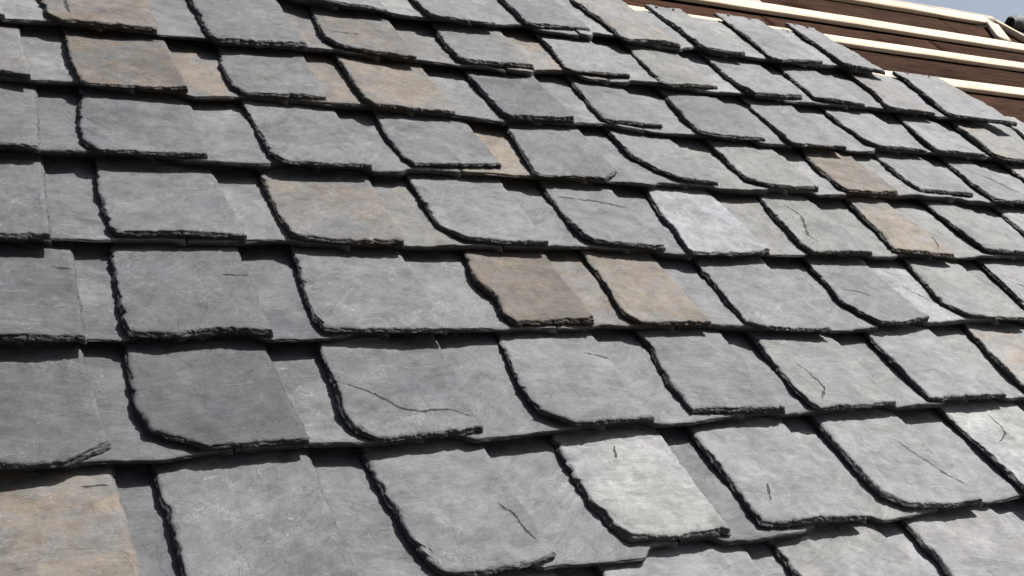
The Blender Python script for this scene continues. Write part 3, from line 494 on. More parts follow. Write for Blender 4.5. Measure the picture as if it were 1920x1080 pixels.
["S","D",[[-0.0145,0.8887],[-0.0218,0.5925]],[[-0.0218,0.5925],[0.0516,0.5925],[0.0636,0.5785],[0.1263,0.5817],[0.1383,0.5925],[0.1978,0.5925]],[[0.1969,0.8887],[0.1978,0.5925]],150.5,0.06],
["U","D",[[0.141,0.891],[0.1331,0.7915],[0.1163,0.583]],[[0.1163,0.583],[0.1238,0.5701],[0.2105,0.5797],[0.2656,0.5769]],[[0.2968,0.8927],[0.2656,0.5769]],130,0.12],
["S","D",[[0.2003,0.888],[0.2008,0.5925]],[[0.2008,0.5925],[0.2576,0.5925],[0.2696,0.5918],[0.3426,0.5937],[0.3546,0.5925],[0.4383,0.5925]],[[0.4305,0.888],[0.4383,0.5925]],145,0.05],
["U","D",[[0.37,0.8866],[0.3629,0.8115],[0.3476,0.7114],[0.3439,0.6081]],[[0.3439,0.6081],[0.3526,0.5954],[0.431,0.5966],[0.5167,0.5934]],[[0.5242,0.8865],[0.5167,0.5934]],144,0.0],
["S","D",[[0.4436,0.8839],[0.4413,0.5925]],[[0.4413,0.5925],[0.5089,0.5925],[0.5209,0.5972],[0.5854,0.6],[0.5974,0.5925],[0.6677,0.5925]],[[0.6665,0.8839],[0.6677,0.5925]],160,0.08],
["U","D",[[0.6018,0.8925],[0.5953,0.7925],[0.585,0.6774],[0.5833,0.6014]],[[0.5833,0.6014],[0.5967,0.5912],[0.6648,0.5849],[0.7432,0.5851]],[[0.7801,0.8917],[0.7432,0.5851]],146,0.6],
["S","D",[[0.6705,0.8927],[0.6707,0.5925]],[[0.6707,0.5925],[0.7375,0.5925],[0.7495,0.5861],[0.847,0.5897],[0.859,0.5925],[0.9144,0.5925]],[[0.9138,0.8927],[0.9144,0.5925]],160,0.45],
["U","D",[[0.8518,0.889],[0.8432,0.8028],[0.8292,0.6887],[0.8249,0.6426]],[[0.8249,0.6426],[0.8516,0.5998],[0.9162,0.5909],[0.9886,0.5888]],[[1.0246,0.889],[0.9886,0.5888]],162,0.0],
["S","D",[[0.9186,0.8916],[0.9174,0.5925]],[[0.9174,0.5925],[0.9865,0.5925],[0.9985,0.5954],[1.0889,0.5969],[1.1009,0.5925],[1.1497,0.5925]],[[1.1563,0.8916],[1.1497,0.5925]],163,0.1],
["U","D",[[1.1015,0.8903],[1.0944,0.8194],[1.0735,0.6781],[1.0708,0.6189]],[[1.0708,0.6189],[1.0817,0.6015],[1.1413,0.5897],[1.2081,0.5833]],[[1.2449,0.8896],[1.2081,0.5833]],155,0.05],
["S","D",[[1.1546,0.8854],[1.1527,0.5925]],[[1.1527,0.5925],[1.1958,0.5925],[1.2078,0.5795],[1.2653,0.574],[1.2773,0.5925],[1.3697,0.5925]],[[1.3725,0.8854],[1.3697,0.5925]],165,0.05],
["U","D",[[1.3221,0.888],[1.3135,0.8027],[1.2803,0.6916],[1.2546,0.5795]],[[1.2546,0.5795],[1.2604,0.5706],[1.3483,0.5716],[1.4289,0.5781]],[[1.466,0.8885],[1.4289,0.5781]],196,-0.15],
["S","D",[[1.3774,0.8902],[1.3727,0.5925]],[[1.3727,0.5925],[1.4296,0.5925],[1.4416,0.5829],[1.5238,0.5834],[1.5358,0.5925],[1.6242,0.5925]],[[1.6284,0.8902],[1.6242,0.5925]],172,0.5],
["U","D",[[1.5869,0.8888],[1.5785,0.8046],[1.5512,0.7093],[1.5281,0.613]],[[1.5281,0.613],[1.5331,0.5816],[1.6049,0.584],[1.6729,0.5782]],[[1.7102,0.887],[1.6729,0.5782]],176,0.05],
["S","D",[[1.6251,0.8887],[1.6272,0.5925]],[[1.6272,0.5925],[1.6763,0.5925],[1.6883,0.5822],[1.748,0.5838],[1.76,0.5925],[1.8517,0.5925]],[[1.8558,0.8887],[1.8517,0.5925]],178,0.1],
["U","D",[[1.8232,0.8911],[1.8144,0.8038],[1.7827,0.6842],[1.7518,0.5972]],[[1.7518,0.5972],[1.7637,0.5935],[1.8249,0.5831],[1.8919,0.5767]],[[1.9296,0.8885],[1.8919,0.5767]],170,0.85],
["S","D",[[1.8587,0.8887],[1.8547,0.5925]],[[1.8547,0.5925],[1.8963,0.5925],[1.9083,0.5841],[1.9696,0.5857],[1.9816,0.5925],[2.0969,0.5925]],[[2.1025,0.8887],[2.0969,0.5925]],182,0.0],
["U","D",[[2.054,0.8848],[2.046,0.8056],[2.0235,0.6884],[2.0168,0.6067]],[[2.0168,0.6067],[2.0313,0.5984],[2.1507,0.5889]],[[2.1862,0.8823],[2.1507,0.5889]],180,0.0],
["S","D",[[2.0965,0.8892],[2.0999,0.5925]],[[2.0999,0.5925],[2.1535,0.5925],[2.1655,0.5932],[2.2362,0.5952],[2.2482,0.5925],[2.3096,0.5925]],[[2.3088,0.8892],[2.3096,0.5925]],182,0.0],
["U","D",[[2.272,0.8914],[2.263,0.802],[2.2312,0.6923],[2.1941,0.6039]],[[2.1941,0.6039],[2.2034,0.5905],[2.3591,0.5813]],[[2.3963,0.8906],[2.3591,0.5813]],182,0.0],
["S","D",[[2.3119,0.891],[2.3126,0.5925]],[[2.3126,0.5925],[2.3594,0.5925],[2.3714,0.5825],[2.4481,0.5844],[2.4601,0.5925],[2.5268,0.5925]],[[2.5319,0.891],[2.5268,0.5925]],180,0.0],
["U","D",[[2.4492,0.8885],[2.4494,0.6845],[2.46,0.6045]],[[2.4527,0.6045],[2.4687,0.5862],[2.5573,0.5849],[2.6073,0.5867]],[[2.6008,0.8885],[2.6073,0.5865]],150.7,0.21],
["S","D",[[2.5298,0.8868],[2.5298,0.5925]],[[2.5298,0.5925],[2.5923,0.5925],[2.6043,0.5787],[2.6759,0.5809],[2.6879,0.5925],[2.744,0.5925]],[[2.7487,0.8868],[2.744,0.5925]],172.0,0.0],
["U","D",[[2.6655,0.8885],[2.6664,0.6845],[2.6659,0.6045]],[[2.6666,0.6045],[2.6826,0.5851],[2.7746,0.5856],[2.8246,0.5843]],[[2.8307,0.8885],[2.8246,0.5865]],163.0,0.51],
["U","E",[[-0.309,1.0988],[-0.3036,0.8948],[-0.3032,0.8148]],[[-0.3049,0.8148],[-0.2889,0.7949],[-0.1869,0.7949],[-0.1369,0.7979]],[[-0.1341,1.0988],[-0.1369,0.7968]],150.1,0.0],
["S","E",[[-0.2153,1.0968],[-0.2187,0.8028]],[[-0.2187,0.8028],[-0.1519,0.8028],[-0.1399,0.7883],[-0.0549,0.7903],[-0.0429,0.8028],[0.0129,0.8028]],[[0.0071,1.0968],[0.0129,0.8028]],152.5,0.09],
["U","E",[[-0.0537,1.0988],[-0.0627,0.8948],[-0.0649,0.8148]],[[-0.059,0.8148],[-0.043,0.7939],[0.0414,0.7978],[0.0914,0.7978]],[[0.0937,1.0988],[0.0914,0.7968]],142.0,0.0],
["S","E",[[0.0153,1.1033],[0.0159,0.8028]],[[0.0159,0.8028],[0.0764,0.8028],[0.0884,0.7877],[0.1435,0.7928],[0.1555,0.8028],[0.2146,0.8028]],[[0.2187,1.1033],[0.2146,0.8028]],166.2,0.03],
["U","E",[[0.1627,1.0959],[0.151,0.979],[0.1335,0.8176]],[[0.1335,0.8176],[0.1434,0.7819],[0.2334,0.7921],[0.2811,0.7906]],[[0.3177,1.0936],[0.2811,0.7906]],122,0.0],
["S","E",[[0.2208,1.0931],[0.2176,0.8028]],[[0.2176,0.8028],[0.2645,0.8028],[0.2765,0.7931],[0.3569,0.7972],[0.3689,0.8028],[0.4387,0.8028]],[[0.4401,1.0931],[0.4387,0.8028]],142,0.0],
["U","E",[[0.38,1.1001],[0.3697,0.997],[0.3497,0.8879],[0.3442,0.8178]],[[0.3442,0.8178],[0.3573,0.7876],[0.4343,0.7858],[0.5107,0.7945]],[[0.547,1.098],[0.5107,0.7945]],142,0.0],
["S","E",[[0.4348,1.0953],[0.4417,0.8028]],[[0.4417,0.8028],[0.4629,0.8028],[0.4749,0.7878],[0.5439,0.7874],[0.6035,0.7874],[0.6155,0.8028],[0.6902,0.8028]],[[0.6884,1.0953],[0.6902,0.8028]],156,0.03],
["U","E",[[0.6214,1.095],[0.6181,1.0012],[0.618,0.8963],[0.611,0.812]],[[0.611,0.812],[0.6236,0.7834],[0.6885,0.784],[0.7653,0.7858]],[[0.7892,1.0962],[0.7653,0.7858]],150,0.0],
["S","E",[[0.6949,1.0998],[0.6932,0.8028]],[[0.6932,0.8028],[0.7585,0.8028],[0.7705,0.7844],[0.824,0.7905],[0.836,0.8028],[0.933,0.8028]],[[0.9336,1.0998],[0.933,0.8028]],156,0.0],
["U","E",[[0.8623,1.0952],[0.8531,0.9989],[0.8386,0.8938],[0.8376,0.8289]],[[0.8376,0.8289],[0.8497,0.8042],[0.9291,0.8121],[1.0158,0.825]],[[1.0393,1.0946],[1.0158,0.825]],152,0.0],
["S","E",[[0.939,1.1013],[0.936,0.8028]],[[0.936,0.8028],[0.9851,0.8028],[0.9971,0.8063],[1.0715,0.8001],[1.0835,0.8028],[1.1811,0.8028]],[[1.1758,1.1013],[1.1811,0.8028]],168,0.95],
["U","E",[[1.1232,1.0988],[1.1138,1.0052],[1.0843,0.8884],[1.0682,0.8019]],[[1.0682,0.8019],[1.0755,0.7902],[1.146,0.7918],[1.2094,0.7924],[1.2514,0.8254]],[[1.2842,1.0979],[1.2514,0.8254]],150,0.0],
["S","E",[[1.1823,1.0978],[1.1841,0.8028]],[[1.1841,0.8028],[1.2134,0.7983],[1.3217,0.7921],[1.3337,0.8028],[1.4015,0.8028]],[[1.4058,1.0978],[1.4015,0.8028]],165,0.0],
["U","E",[[1.3434,1.0987],[1.3441,1.0041],[1.3294,0.8945],[1.3493,0.8415]],[[1.3493,0.8415],[1.3761,0.8129],[1.4084,0.8029],[1.4618,0.7972]],[[1.498,1.1013],[1.4618,0.7972]],166,0.05],
["S","E",[[1.4087,1.0975],[1.4045,0.8028]],[[1.4045,0.8028],[1.4525,0.8028],[1.4645,0.7928],[1.5162,0.7865],[1.5844,0.7928],[1.5964,0.8028],[1.6471,0.8028]],[[1.6477,1.0975],[1.6471,0.8028]],172,0.05],
["U","E",[[1.5918,1.0973],[1.5802,0.9816],[1.5603,0.8907],[1.5544,0.8254]],[[1.5544,0.8254],[1.59,0.8011],[1.6527,0.7981],[1.7169,0.7996]],[[1.7527,1.0948],[1.7169,0.7996]],176,0.12],
["S","E",[[1.6501,1.106],[1.6501,0.8028]],[[1.6501,0.8028],[1.7,0.8028],[1.712,0.7859],[1.7908,0.7905],[1.8028,0.8028],[1.8868,0.8028]],[[1.8871,1.106],[1.8868,0.8028]],182,0.05],
["U","E",[[1.8448,1.0933],[1.8358,1.0027],[1.7986,0.887],[1.7886,0.8139]],[[1.7886,0.8139],[1.8007,0.7981],[1.8684,0.7973],[1.9409,0.804]],[[1.9756,1.0929],[1.9409,0.804]],150,0.97],
["S","E",[[1.8906,1.0987],[1.8898,0.8028]],[[1.8898,0.8028],[1.9372,0.8028],[1.9492,0.8045],[2.0205,0.8108],[2.0325,0.8028],[2.1163,0.8028]],[[2.1263,1.0987],[2.1163,0.8028]],175,0.15],
["U","E",[[2.0672,1.0978],[2.0577,1.003],[2.0301,0.8953],[2.029,0.8224]],[[2.029,0.8224],[2.0466,0.819],[2.1078,0.8145],[2.178,0.8105]],[[2.2124,1.0983],[2.178,0.8105]],172,0.0],
["S","E",[[2.1161,1.0975],[2.1193,0.8028]],[[2.1193,0.8028],[2.1386,0.8028],[2.1506,0.7915],[2.2416,0.7911],[2.2536,0.8028],[2.3181,0.8028]],[[2.3175,1.0975],[2.3181,0.8028]],178,0.0],
["U","E",[[2.2983,1.0974],[2.2897,1.0108],[2.2453,0.8673],[2.2297,0.7917]],[[2.2297,0.7917],[2.2471,0.7854],[2.3494,0.7887]],[[2.3865,1.0965],[2.3494,0.7887]],172,0.0],
["S","E",[[2.3173,1.101],[2.3211,0.8028]],[[2.3211,0.8028],[2.3418,0.8028],[2.3538,0.7843],[2.4285,0.7847],[2.4405,0.8028],[2.5394,0.8028]],[[2.5428,1.101],[2.5394,0.8028]],178,0.0],
["U","E",[[2.5065,1.0967],[2.4973,1.0044],[2.4838,0.9258],[2.4361,0.8065]],[[2.4361,0.8065],[2.4424,0.7963],[2.5846,0.786]],[[2.6219,1.0956],[2.5846,0.786]],174,0.5],
["S","E",[[2.542,1.1013],[2.5424,0.8028]],[[2.5424,0.8028],[2.5837,0.8028],[2.5957,0.7863],[2.6775,0.7868],[2.6895,0.8028],[2.745,0.8028]],[[2.7442,1.1013],[2.745,0.8028]],178,0.0],
["U","E",[[2.6519,1.0988],[2.6557,0.8948],[2.6669,0.8148]],[[2.6621,0.8148],[2.6781,0.7947],[2.7873,0.7935],[2.8373,0.796]],[[2.837,1.0988],[2.8373,0.7968]],170.9,0.0],
["S","E",[[2.7532,1.0966],[2.748,0.8028]],[[2.748,0.8028],[2.8223,0.8028],[2.8343,0.7873],[2.8986,0.7904],[2.9106,0.8028],[2.9805,0.8028]],[[2.9872,1.0966],[2.9805,0.8028]],176.8,0.01],
["U","E",[[2.8874,1.0988],[2.8926,0.8948],[2.8886,0.8148]],[[2.893,0.8148],[2.909,0.7939],[3.0214,0.7943],[3.0714,0.7971]],[[3.0706,1.0988],[3.0714,0.7968]],172.6,0.0],
["U","F",[[-0.3462,1.2933],[-0.3435,1.0893],[-0.3371,1.0093]],[[-0.3408,1.0093],[-0.3248,0.9872],[-0.2214,0.9879],[-0.1714,0.9897]],[[-0.1709,1.2933],[-0.1714,0.9913]],155.4,0.13],
["S","F",[[-0.2579,1.2877],[-0.256,0.9973]],[[-0.256,0.9973],[-0.1864,0.9973],[-0.1744,0.9828],[-0.0695,0.9853],[-0.0575,0.9973],[0.0,0.9973]],[[0.0015,1.2877],[0.0,0.9973]],173.8,0.04],
["U","F",[[-0.0908,1.2933],[-0.0842,1.0893],[-0.0795,1.0093]],[[-0.0816,1.0093],[-0.0656,0.9905],[0.0373,0.989],[0.0873,0.9905]],[[0.0875,1.2933],[0.0873,0.9913]],139.9,0.19],
["S","F",[[0.0035,1.2959],[0.003,0.9973]],[[0.003,0.9973],[0.0723,0.9973],[0.0843,0.9839],[0.1481,0.9856],[0.1601,0.9973],[0.2166,0.9973]],[[0.2152,1.2959],[0.2166,0.9973]],150.8,0.03],
["U","F",[[0.1442,1.2938],[0.1417,1.175],[0.1381,1.0056]],[[0.1381,1.0056],[0.1493,0.9714],[0.2549,0.9917],[0.2945,0.9846]],[[0.3107,1.293],[0.2945,0.9846]],145,0.45],
["S","F",[[0.2121,1.2982],[0.2196,0.9973]],[[0.2196,0.9973],[0.2852,0.9973],[0.2972,0.9962],[0.3693,1.0046],[0.3813,0.9973],[0.4476,0.9973]],[[0.4431,1.2982],[0.4476,0.9973]],158,0.05],
["U","F",[[0.3765,1.2936],[0.3726,1.1935],[0.3646,1.0639],[0.3653,0.9889]],[[0.3653,0.9889],[0.3765,0.9787],[0.4503,0.985],[0.5256,0.9867]],[[0.5416,1.2974],[0.5256,0.9867]],134,0.85],
["S","F",[[0.4478,1.2912],[0.4506,0.9973]],[[0.4506,0.9973],[0.5171,0.9973],[0.5291,0.9794],[0.6045,0.9909],[0.6165,0.9973],[0.6953,0.9973]],[[0.6924,1.2912],[0.6953,0.9973]],156,0.8],
["U","F",[[0.6413,1.2947],[0.6325,1.2075],[0.6138,1.1204],[0.6072,1.0209]],[[0.6072,1.0209],[0.6212,0.99],[0.6918,0.9962],[0.7611,1.0063]],[[0.7957,1.2916],[0.7611,1.0063]],148,0.35],
["S","F",[[0.6956,1.2927],[0.6983,0.9973]],[[0.6983,0.9973],[0.7482,0.9973],[0.7602,0.9956],[0.8494,1.0041],[0.8614,0.9973],[0.923,0.9973]],[[0.9228,1.2927],[0.923,0.9973]],155,0.8],
["U","F",[[0.8608,1.2985],[0.8514,1.2045],[0.8397,1.0942],[0.8306,1.0069]],[[0.8306,1.0069],[0.8453,0.9841],[0.9183,0.9845],[0.9976,0.9903]],[[1.0346,1.2992],[0.9976,0.9903]],154,0.8],
["S","F",[[0.9262,1.2951],[0.926,0.9973]],[[0.926,0.9973],[0.9929,0.9973],[1.0049,0.9936],[1.0977,0.9791],[1.1097,0.9973],[1.1833,0.9973]],[[1.1839,1.2951],[1.1833,0.9973]],160,0.15],
["U","F",[[1.1257,1.2905],[1.1188,1.2216],[1.1059,1.0771],[1.0961,0.9969]],[[1.0961,0.9969],[1.105,0.984],[1.1745,0.9893],[1.2508,0.9982]],[[1.2858,1.2923],[1.2508,0.9982]],130,0.0],
["S","F",[[1.1818,1.2905],[1.1863,0.9973]],[[1.1863,0.9973],[1.2484,0.9973],[1.2604,1.0026],[1.3491,1.0078],[1.3611,0.9973],[1.4181,0.9973]],[[1.417,1.2905],[1.4181,0.9973]],160,0.15],
["U","F",[[1.377,1.2933],[1.3698,1.2221],[1.3431,1.0971],[1.3308,1.0204]],[[1.3308,1.0204],[1.3414,1.0094],[1.3978,1.0091],[1.4694,1.0138]],[[1.503,1.2921],[1.4694,1.0138]],150,0.0],
["S","F",[[1.4227,1.2961],[1.4211,0.9973]],[[1.4211,0.9973],[1.4462,0.9907],[1.5567,0.9928],[1.5687,0.9973],[1.6518,0.9973]],[[1.6562,1.2961],[1.6518,0.9973]],170,0.0],
["U","F",[[1.6018,1.2914],[1.5912,1.1859],[1.5497,1.0604],[1.5461,0.99]],[[1.5461,0.99],[1.6009,0.9752],[1.6605,0.982],[1.7154,0.9879]],[[1.7518,1.2894],[1.7154,0.9879]],142,0.0],
["S","F",[[1.6593,1.2963],[1.6548,0.9973]],[[1.6548,0.9973],[1.6881,0.9973],[1.7001,0.9752],[1.7927,0.9809],[1.8047,0.9973],[1.8718,0.9973]],[[1.8686,1.2963],[1.8718,0.9973]],165,0.0],
["U","F",[[1.8307,1.2934],[1.8211,1.1975],[1.7894,1.0525],[1.7741,0.97]],[[1.7741,0.97],[1.7833,0.9633],[1.853,0.9655],[1.9254,0.9651]],[[1.9648,1.2956],[1.9254,0.9651]],164,0.05],
["S","F",[[1.8779,1.297],[1.8748,0.9973]],[[1.8748,0.9973],[1.9295,0.9973],[1.9415,0.9749],[2.0346,0.9794],[2.0466,0.9973],[2.1306,0.9973]],[[2.1389,1.297],[2.1306,0.9973]],176,0.0],
["U","F",[[2.0757,1.2923],[2.0676,1.2122],[2.0368,1.0826],[2.0328,1.0118]],[[2.0328,1.0118],[2.0622,0.9904],[2.1335,0.9893],[2.1965,0.9866]],[[2.2332,1.2932],[2.1965,0.9866]],180,0.0],
["S","F",[[2.1349,1.2951],[2.1336,0.9973]],[[2.1336,0.9973],[2.2051,0.9973],[2.2171,0.9988],[2.266,0.9996],[2.278,0.9973],[2.3618,0.9973]],[[2.3614,1.2951],[2.3618,0.9973]],182,0.0],
["U","F",[[2.3285,1.2989],[2.3214,1.2282],[2.2723,1.1002],[2.235,0.9949]],[[2.235,0.9949],[2.2555,0.989],[2.3294,0.9903],[2.4053,0.9917]],[[2.4422,1.2965],[2.4053,0.9917]],180,0.0],
["S","F",[[2.3583,1.2938],[2.3648,0.9973]],[[2.3648,0.9973],[2.4112,0.9973],[2.4232,0.9997],[2.4737,1.0003],[2.4857,0.9973],[2.5354,0.9973]],[[2.5345,1.2938],[2.5354,0.9973]],182,0.0],
["U","F",[[2.5172,1.2941],[2.5079,1.2016],[2.4711,1.1034],[2.4401,1.0024]],[[2.4401,1.0024],[2.4643,0.9815],[2.5659,0.9795]],[[2.6036,1.2934],[2.5659,0.9795]],176,0.6],
["S","F",[[2.5424,1.2932],[2.5384,0.9973]],[[2.5384,0.9973],[2.5681,0.9973],[2.5801,0.9834],[2.6549,0.9864],[2.6669,0.9973],[2.782,0.9973]],[[2.7794,1.2932],[2.782,0.9973]],182,0.0],
["U","F",[[2.7656,1.2901],[2.7573,1.2067],[2.7065,1.097],[2.6694,1.0146]],[[2.6694,1.0146],[2.6834,1.0008],[2.8098,0.9916]],[[2.8456,1.2881],[2.8098,0.9916]],178,0.1],
["U","G",[[-0.4002,1.4934],[-0.3963,1.2894],[-0.3885,1.2094]],[[-0.3933,1.2094],[-0.3773,1.19],[-0.2588,1.1878],[-0.2088,1.1911]],[[-0.2101,1.4934],[-0.2088,1.1914]],171.9,0.0],
["S","G",[[-0.2977,1.4919],[-0.3011,1.1974]],[[-0.3011,1.1974],[-0.2238,1.1974],[-0.2118,1.1837],[-0.1078,1.1891],[-0.0958,1.1974],[-0.0385,1.1974]],[[-0.0406,1.4919],[-0.0385,1.1974]],172.9,0.05],
["U","G",[[-0.1233,1.4934],[-0.1276,1.2894],[-0.1178,1.2094]],[[-0.1197,1.2094],[-0.1037,1.1899],[0.0035,1.1898],[0.0535,1.194]],[[0.056,1.4934],[0.0535,1.1914]],157.3,0.28],
["S","G",[[-0.0374,1.4961],[-0.0355,1.1974]],[[-0.0355,1.1974],[0.0385,1.1974],[0.0505,1.1833],[0.1367,1.1864],[0.1487,1.1974],[0.199,1.1974]],[[0.195,1.4961],[0.199,1.1974]],171.8,0.08],
["U","G",[[0.1177,1.4934],[0.1214,1.366],[0.1267,1.1816]],[[0.1267,1.1816],[0.1359,1.1555],[0.2276,1.1637],[0.2796,1.1668]],[[0.2762,1.4943],[0.2796,1.1668]],160,0.2],
["S","G",[[0.2028,1.498],[0.202,1.1974]],[[0.202,1.1974],[0.2642,1.1974],[0.2762,1.1825],[0.3496,1.1971],[0.3616,1.1974],[0.4343,1.1974]],[[0.4375,1.498],[0.4343,1.1974]],165,0.05],
["U","G",[[0.3559,1.4918],[0.3534,1.3947],[0.3485,1.2645],[0.3489,1.2062]],[[0.3489,1.2062],[0.3632,1.1828],[0.4365,1.1817],[0.5183,1.1901]],[[0.5545,1.492],[0.5183,1.1901]],148,0.85],
["S","G",[[0.4404,1.4962],[0.4373,1.1974]],[[0.4373,1.1974],[0.5109,1.1974],[0.5229,1.1911],[0.6135,1.1953],[0.6255,1.1974],[0.7033,1.1974]],[[0.7023,1.4962],[0.7033,1.1974]],160,0.0],
["U","G",[[0.6295,1.4956],[0.6264,1.4457],[0.6112,1.2448],[0.6099,1.1717]],[[0.6099,1.1717],[0.6218,1.1649],[0.6954,1.1764],[0.7833,1.1944]],[[0.8082,1.4962],[0.7833,1.1944]],146,0.0],
["S","G",[[0.7002,1.4931],[0.7063,1.1974]],[[0.7063,1.1974],[0.7763,1.1974],[0.7883,1.2012],[0.8558,1.2095],[0.8678,1.1974],[0.9305,1.1974]],[[0.9313,1.4931],[0.9305,1.1974]],160,0.65],
["U","G",[[0.8748,1.496],[0.8675,1.4229],[0.8422,1.2888],[0.8348,1.2404]],[[0.8348,1.2404],[0.8528,1.2094],[0.9213,1.1875],[0.9966,1.1833]],[[1.0341,1.497],[0.9966,1.1833]],146,0.6],
["S","G",[[0.9335,1.4921],[0.9335,1.1974]],[[0.9335,1.1974],[0.9981,1.1974],[1.0101,1.1964],[1.1029,1.1954],[1.1149,1.1974],[1.201,1.1974]],[[1.2085,1.4921],[1.201,1.1974]],163,0.5],
["U","G",[[1.1425,1.4949],[1.1359,1.4286],[1.1046,1.2833],[1.0981,1.208]],[[1.0981,1.208],[1.1105,1.1999],[1.1771,1.2032],[1.2692,1.2156]],[[1.3027,1.4986],[1.2692,1.2156]],164,0.05],
["S","G",[[1.2043,1.4955],[1.204,1.1974]],[[1.204,1.1974],[1.2616,1.1974],[1.2736,1.2159],[1.3782,1.2331],[1.3902,1.1974],[1.4489,1.1974]],[[1.4436,1.4955],[1.4489,1.1974]],170,0.75],
["U","G",[[1.3991,1.4953],[1.3944,1.4487],[1.3764,1.3243],[1.353,1.2314]],[[1.353,1.2314],[1.3709,1.215],[1.4358,1.2133],[1.5064,1.2155]],[[1.54,1.4956],[1.5064,1.2155]],172,0.05],
["S","G",[[1.458,1.4956],[1.4519,1.1974]],[[1.4519,1.1974],[1.4963,1.1974],[1.5083,1.2105],[1.585,1.2101],[1.597,1.1974],[1.6854,1.1974]],[[1.6822,1.4956],[1.6854,1.1974]],174,0.05],
["U","G",[[1.6376,1.4956],[1.6318,1.4379],[1.6002,1.3016],[1.5828,1.2064]],[[1.5828,1.2064],[1.591,1.1871],[1.663,1.1975],[1.742,1.2124]],[[1.776,1.4937],[1.742,1.2124]],168,0.45],
["S","G",[[1.6864,1.4947],[1.6884,1.1974]],[[1.6884,1.1974],[1.7327,1.1974],[1.7447,1.1998],[1.8524,1.2138],[1.8644,1.1974],[1.9204,1.1974]],[[1.9198,1.4947],[1.9204,1.1974]],190,0.0],
["U","G",[[1.8632,1.4924],[1.8574,1.4351],[1.8313,1.3077],[1.8192,1.2173]],[[1.8192,1.2173],[1.83,1.1852],[1.9027,1.1914],[1.9863,1.206]],[[2.0207,1.494],[1.9863,1.206]],172,0.05],
["S","G",[[1.9171,1.4924],[1.9234,1.1974]],[[1.9234,1.1974],[1.9202,1.1872],[2.0583,1.1962],[2.0703,1.1974],[2.1324,1.1974]],[[2.1304,1.4924],[2.1324,1.1974]],178,0.0],
["U","G",[[2.0944,1.4953],[2.0889,1.4395],[2.0483,1.2956],[2.0284,1.2085]],[[2.0284,1.2085],[2.0773,1.2026],[2.179,1.1941]],[[2.2151,1.4984],[2.179,1.1941]],168,0.0],
["S","G",[[2.1409,1.4887],[2.1354,1.1974]],[[2.1354,1.1974],[2.1799,1.1974],[2.1919,1.2],[2.2616,1.1938],[2.2736,1.1974],[2.3667,1.1974]],[[2.3709,1.4887],[2.3667,1.1974]],172,0.0],
["U","G",[[2.3385,1.4935],[2.3323,1.431],[2.2964,1.2962],[2.2446,1.1842]],[[2.2446,1.1842],[2.2664,1.1786],[2.4041,1.1783]],[[2.4419,1.4905],[2.4041,1.1783]],172,0.55],
["S","G",[[2.3708,1.4936],[2.3697,1.1974]],[[2.3697,1.1974],[2.4106,1.1974],[2.4226,1.1808],[2.542,1.199],[2.554,1.1974],[2.6329,1.1974]],[[2.6331,1.4936],[2.6329,1.1974]],180,0.0],
["U","G",[[2.5676,1.4993],[2.5626,1.4487],[2.5041,1.2982],[2.4657,1.1966]],[[2.4657,1.1966],[2.4775,1.182],[2.5899,1.1754],[2.7061,1.172]],[[2.7454,1.5015],[2.7061,1.172]],174,0.05],
["U","H",[[-0.4349,1.7031],[-0.4316,1.4991],[-0.4299,1.4191]],[[-0.4314,1.4191],[-0.4154,1.3989],[-0.3147,1.3996],[-0.2647,1.4019]],[[-0.2682,1.7031],[-0.2647,1.4011]],163.0,0.0],
["S","H",[[-0.3473,1.7024],[-0.3467,1.4071]],[[-0.3467,1.4071],[-0.2797,1.4071],[-0.2677,1.3935],[-0.1638,1.3955],[-0.1518,1.4071],[-0.0888,1.4071]],[[-0.094,1.7024],[-0.0888,1.4071]],168.4,0.03],
["U","H",[[-0.1826,1.7031],[-0.1815,1.4991],[-0.1738,1.4191]],[[-0.1766,1.4191],[-0.1606,1.3982],[-0.043,1.4003],[0.007,1.3981]],[[0.0078,1.7031],[0.007,1.4011]],150.0,0.04],
["S","H",[[-0.0872,1.7037],[-0.0858,1.4071]],[[-0.0858,1.4071],[-0.008,1.4071],[0.004,1.3911],[0.1105,1.3939],[0.1225,1.4071],[0.1833,1.4071]],[[0.1909,1.7037],[0.1833,1.4071]],160.5,0.07],
["U","H",[[0.0965,1.7031],[0.0952,1.4991],[0.1005,1.4191]],[[0.1002,1.4191],[0.1162,1.3992],[0.2244,1.3975],[0.2744,1.402]],[[0.2736,1.7031],[0.2744,1.4011]],167.5,0.04],
["S","H",[[0.1904,1.7044],[0.1863,1.4071]],[[0.1863,1.4071],[0.2594,1.4071],[0.2714,1.3927],[0.338,1.3944],[0.35,1.4071],[0.4081,1.4071]],[[0.4155,1.7044],[0.4081,1.4071]],168.6,0.08],
["U","H",[[0.3262,1.7371],[0.3253,1.7883],[0.328,1.4996]],[[0.328,1.4996],[0.3414,1.4672],[0.4939,1.4817]],[[0.5123,1.7315],[0.4939,1.4817]],150,0.1],
["S","H",[[0.4089,1.706],[0.4111,1.4071]],[[0.4111,1.4071],[0.483,1.4071],[0.495,1.4794],[0.5742,1.4886],[0.5862,1.4071],[0.6436,1.4071]],[[0.643,1.706],[0.6436,1.4071]],150,0],
["U","H",[[0.5599,1.7417],[0.5658,1.8326],[0.5505,1.4914]],[[0.5505,1.4914],[0.5645,1.4746],[0.7244,1.4687]],[[0.7524,1.7346],[0.7244,1.4687]],150,0.3],
["S","H",[[0.6476,1.7062],[0.6466,1.4071]],[[0.6466,1.4071],[0.7183,1.4071],[0.7303,1.4631],[0.8135,1.4737],[0.8255,1.4071],[0.9171,1.4071]],[[0.9203,1.7062],[0.9171,1.4071]],150,0],
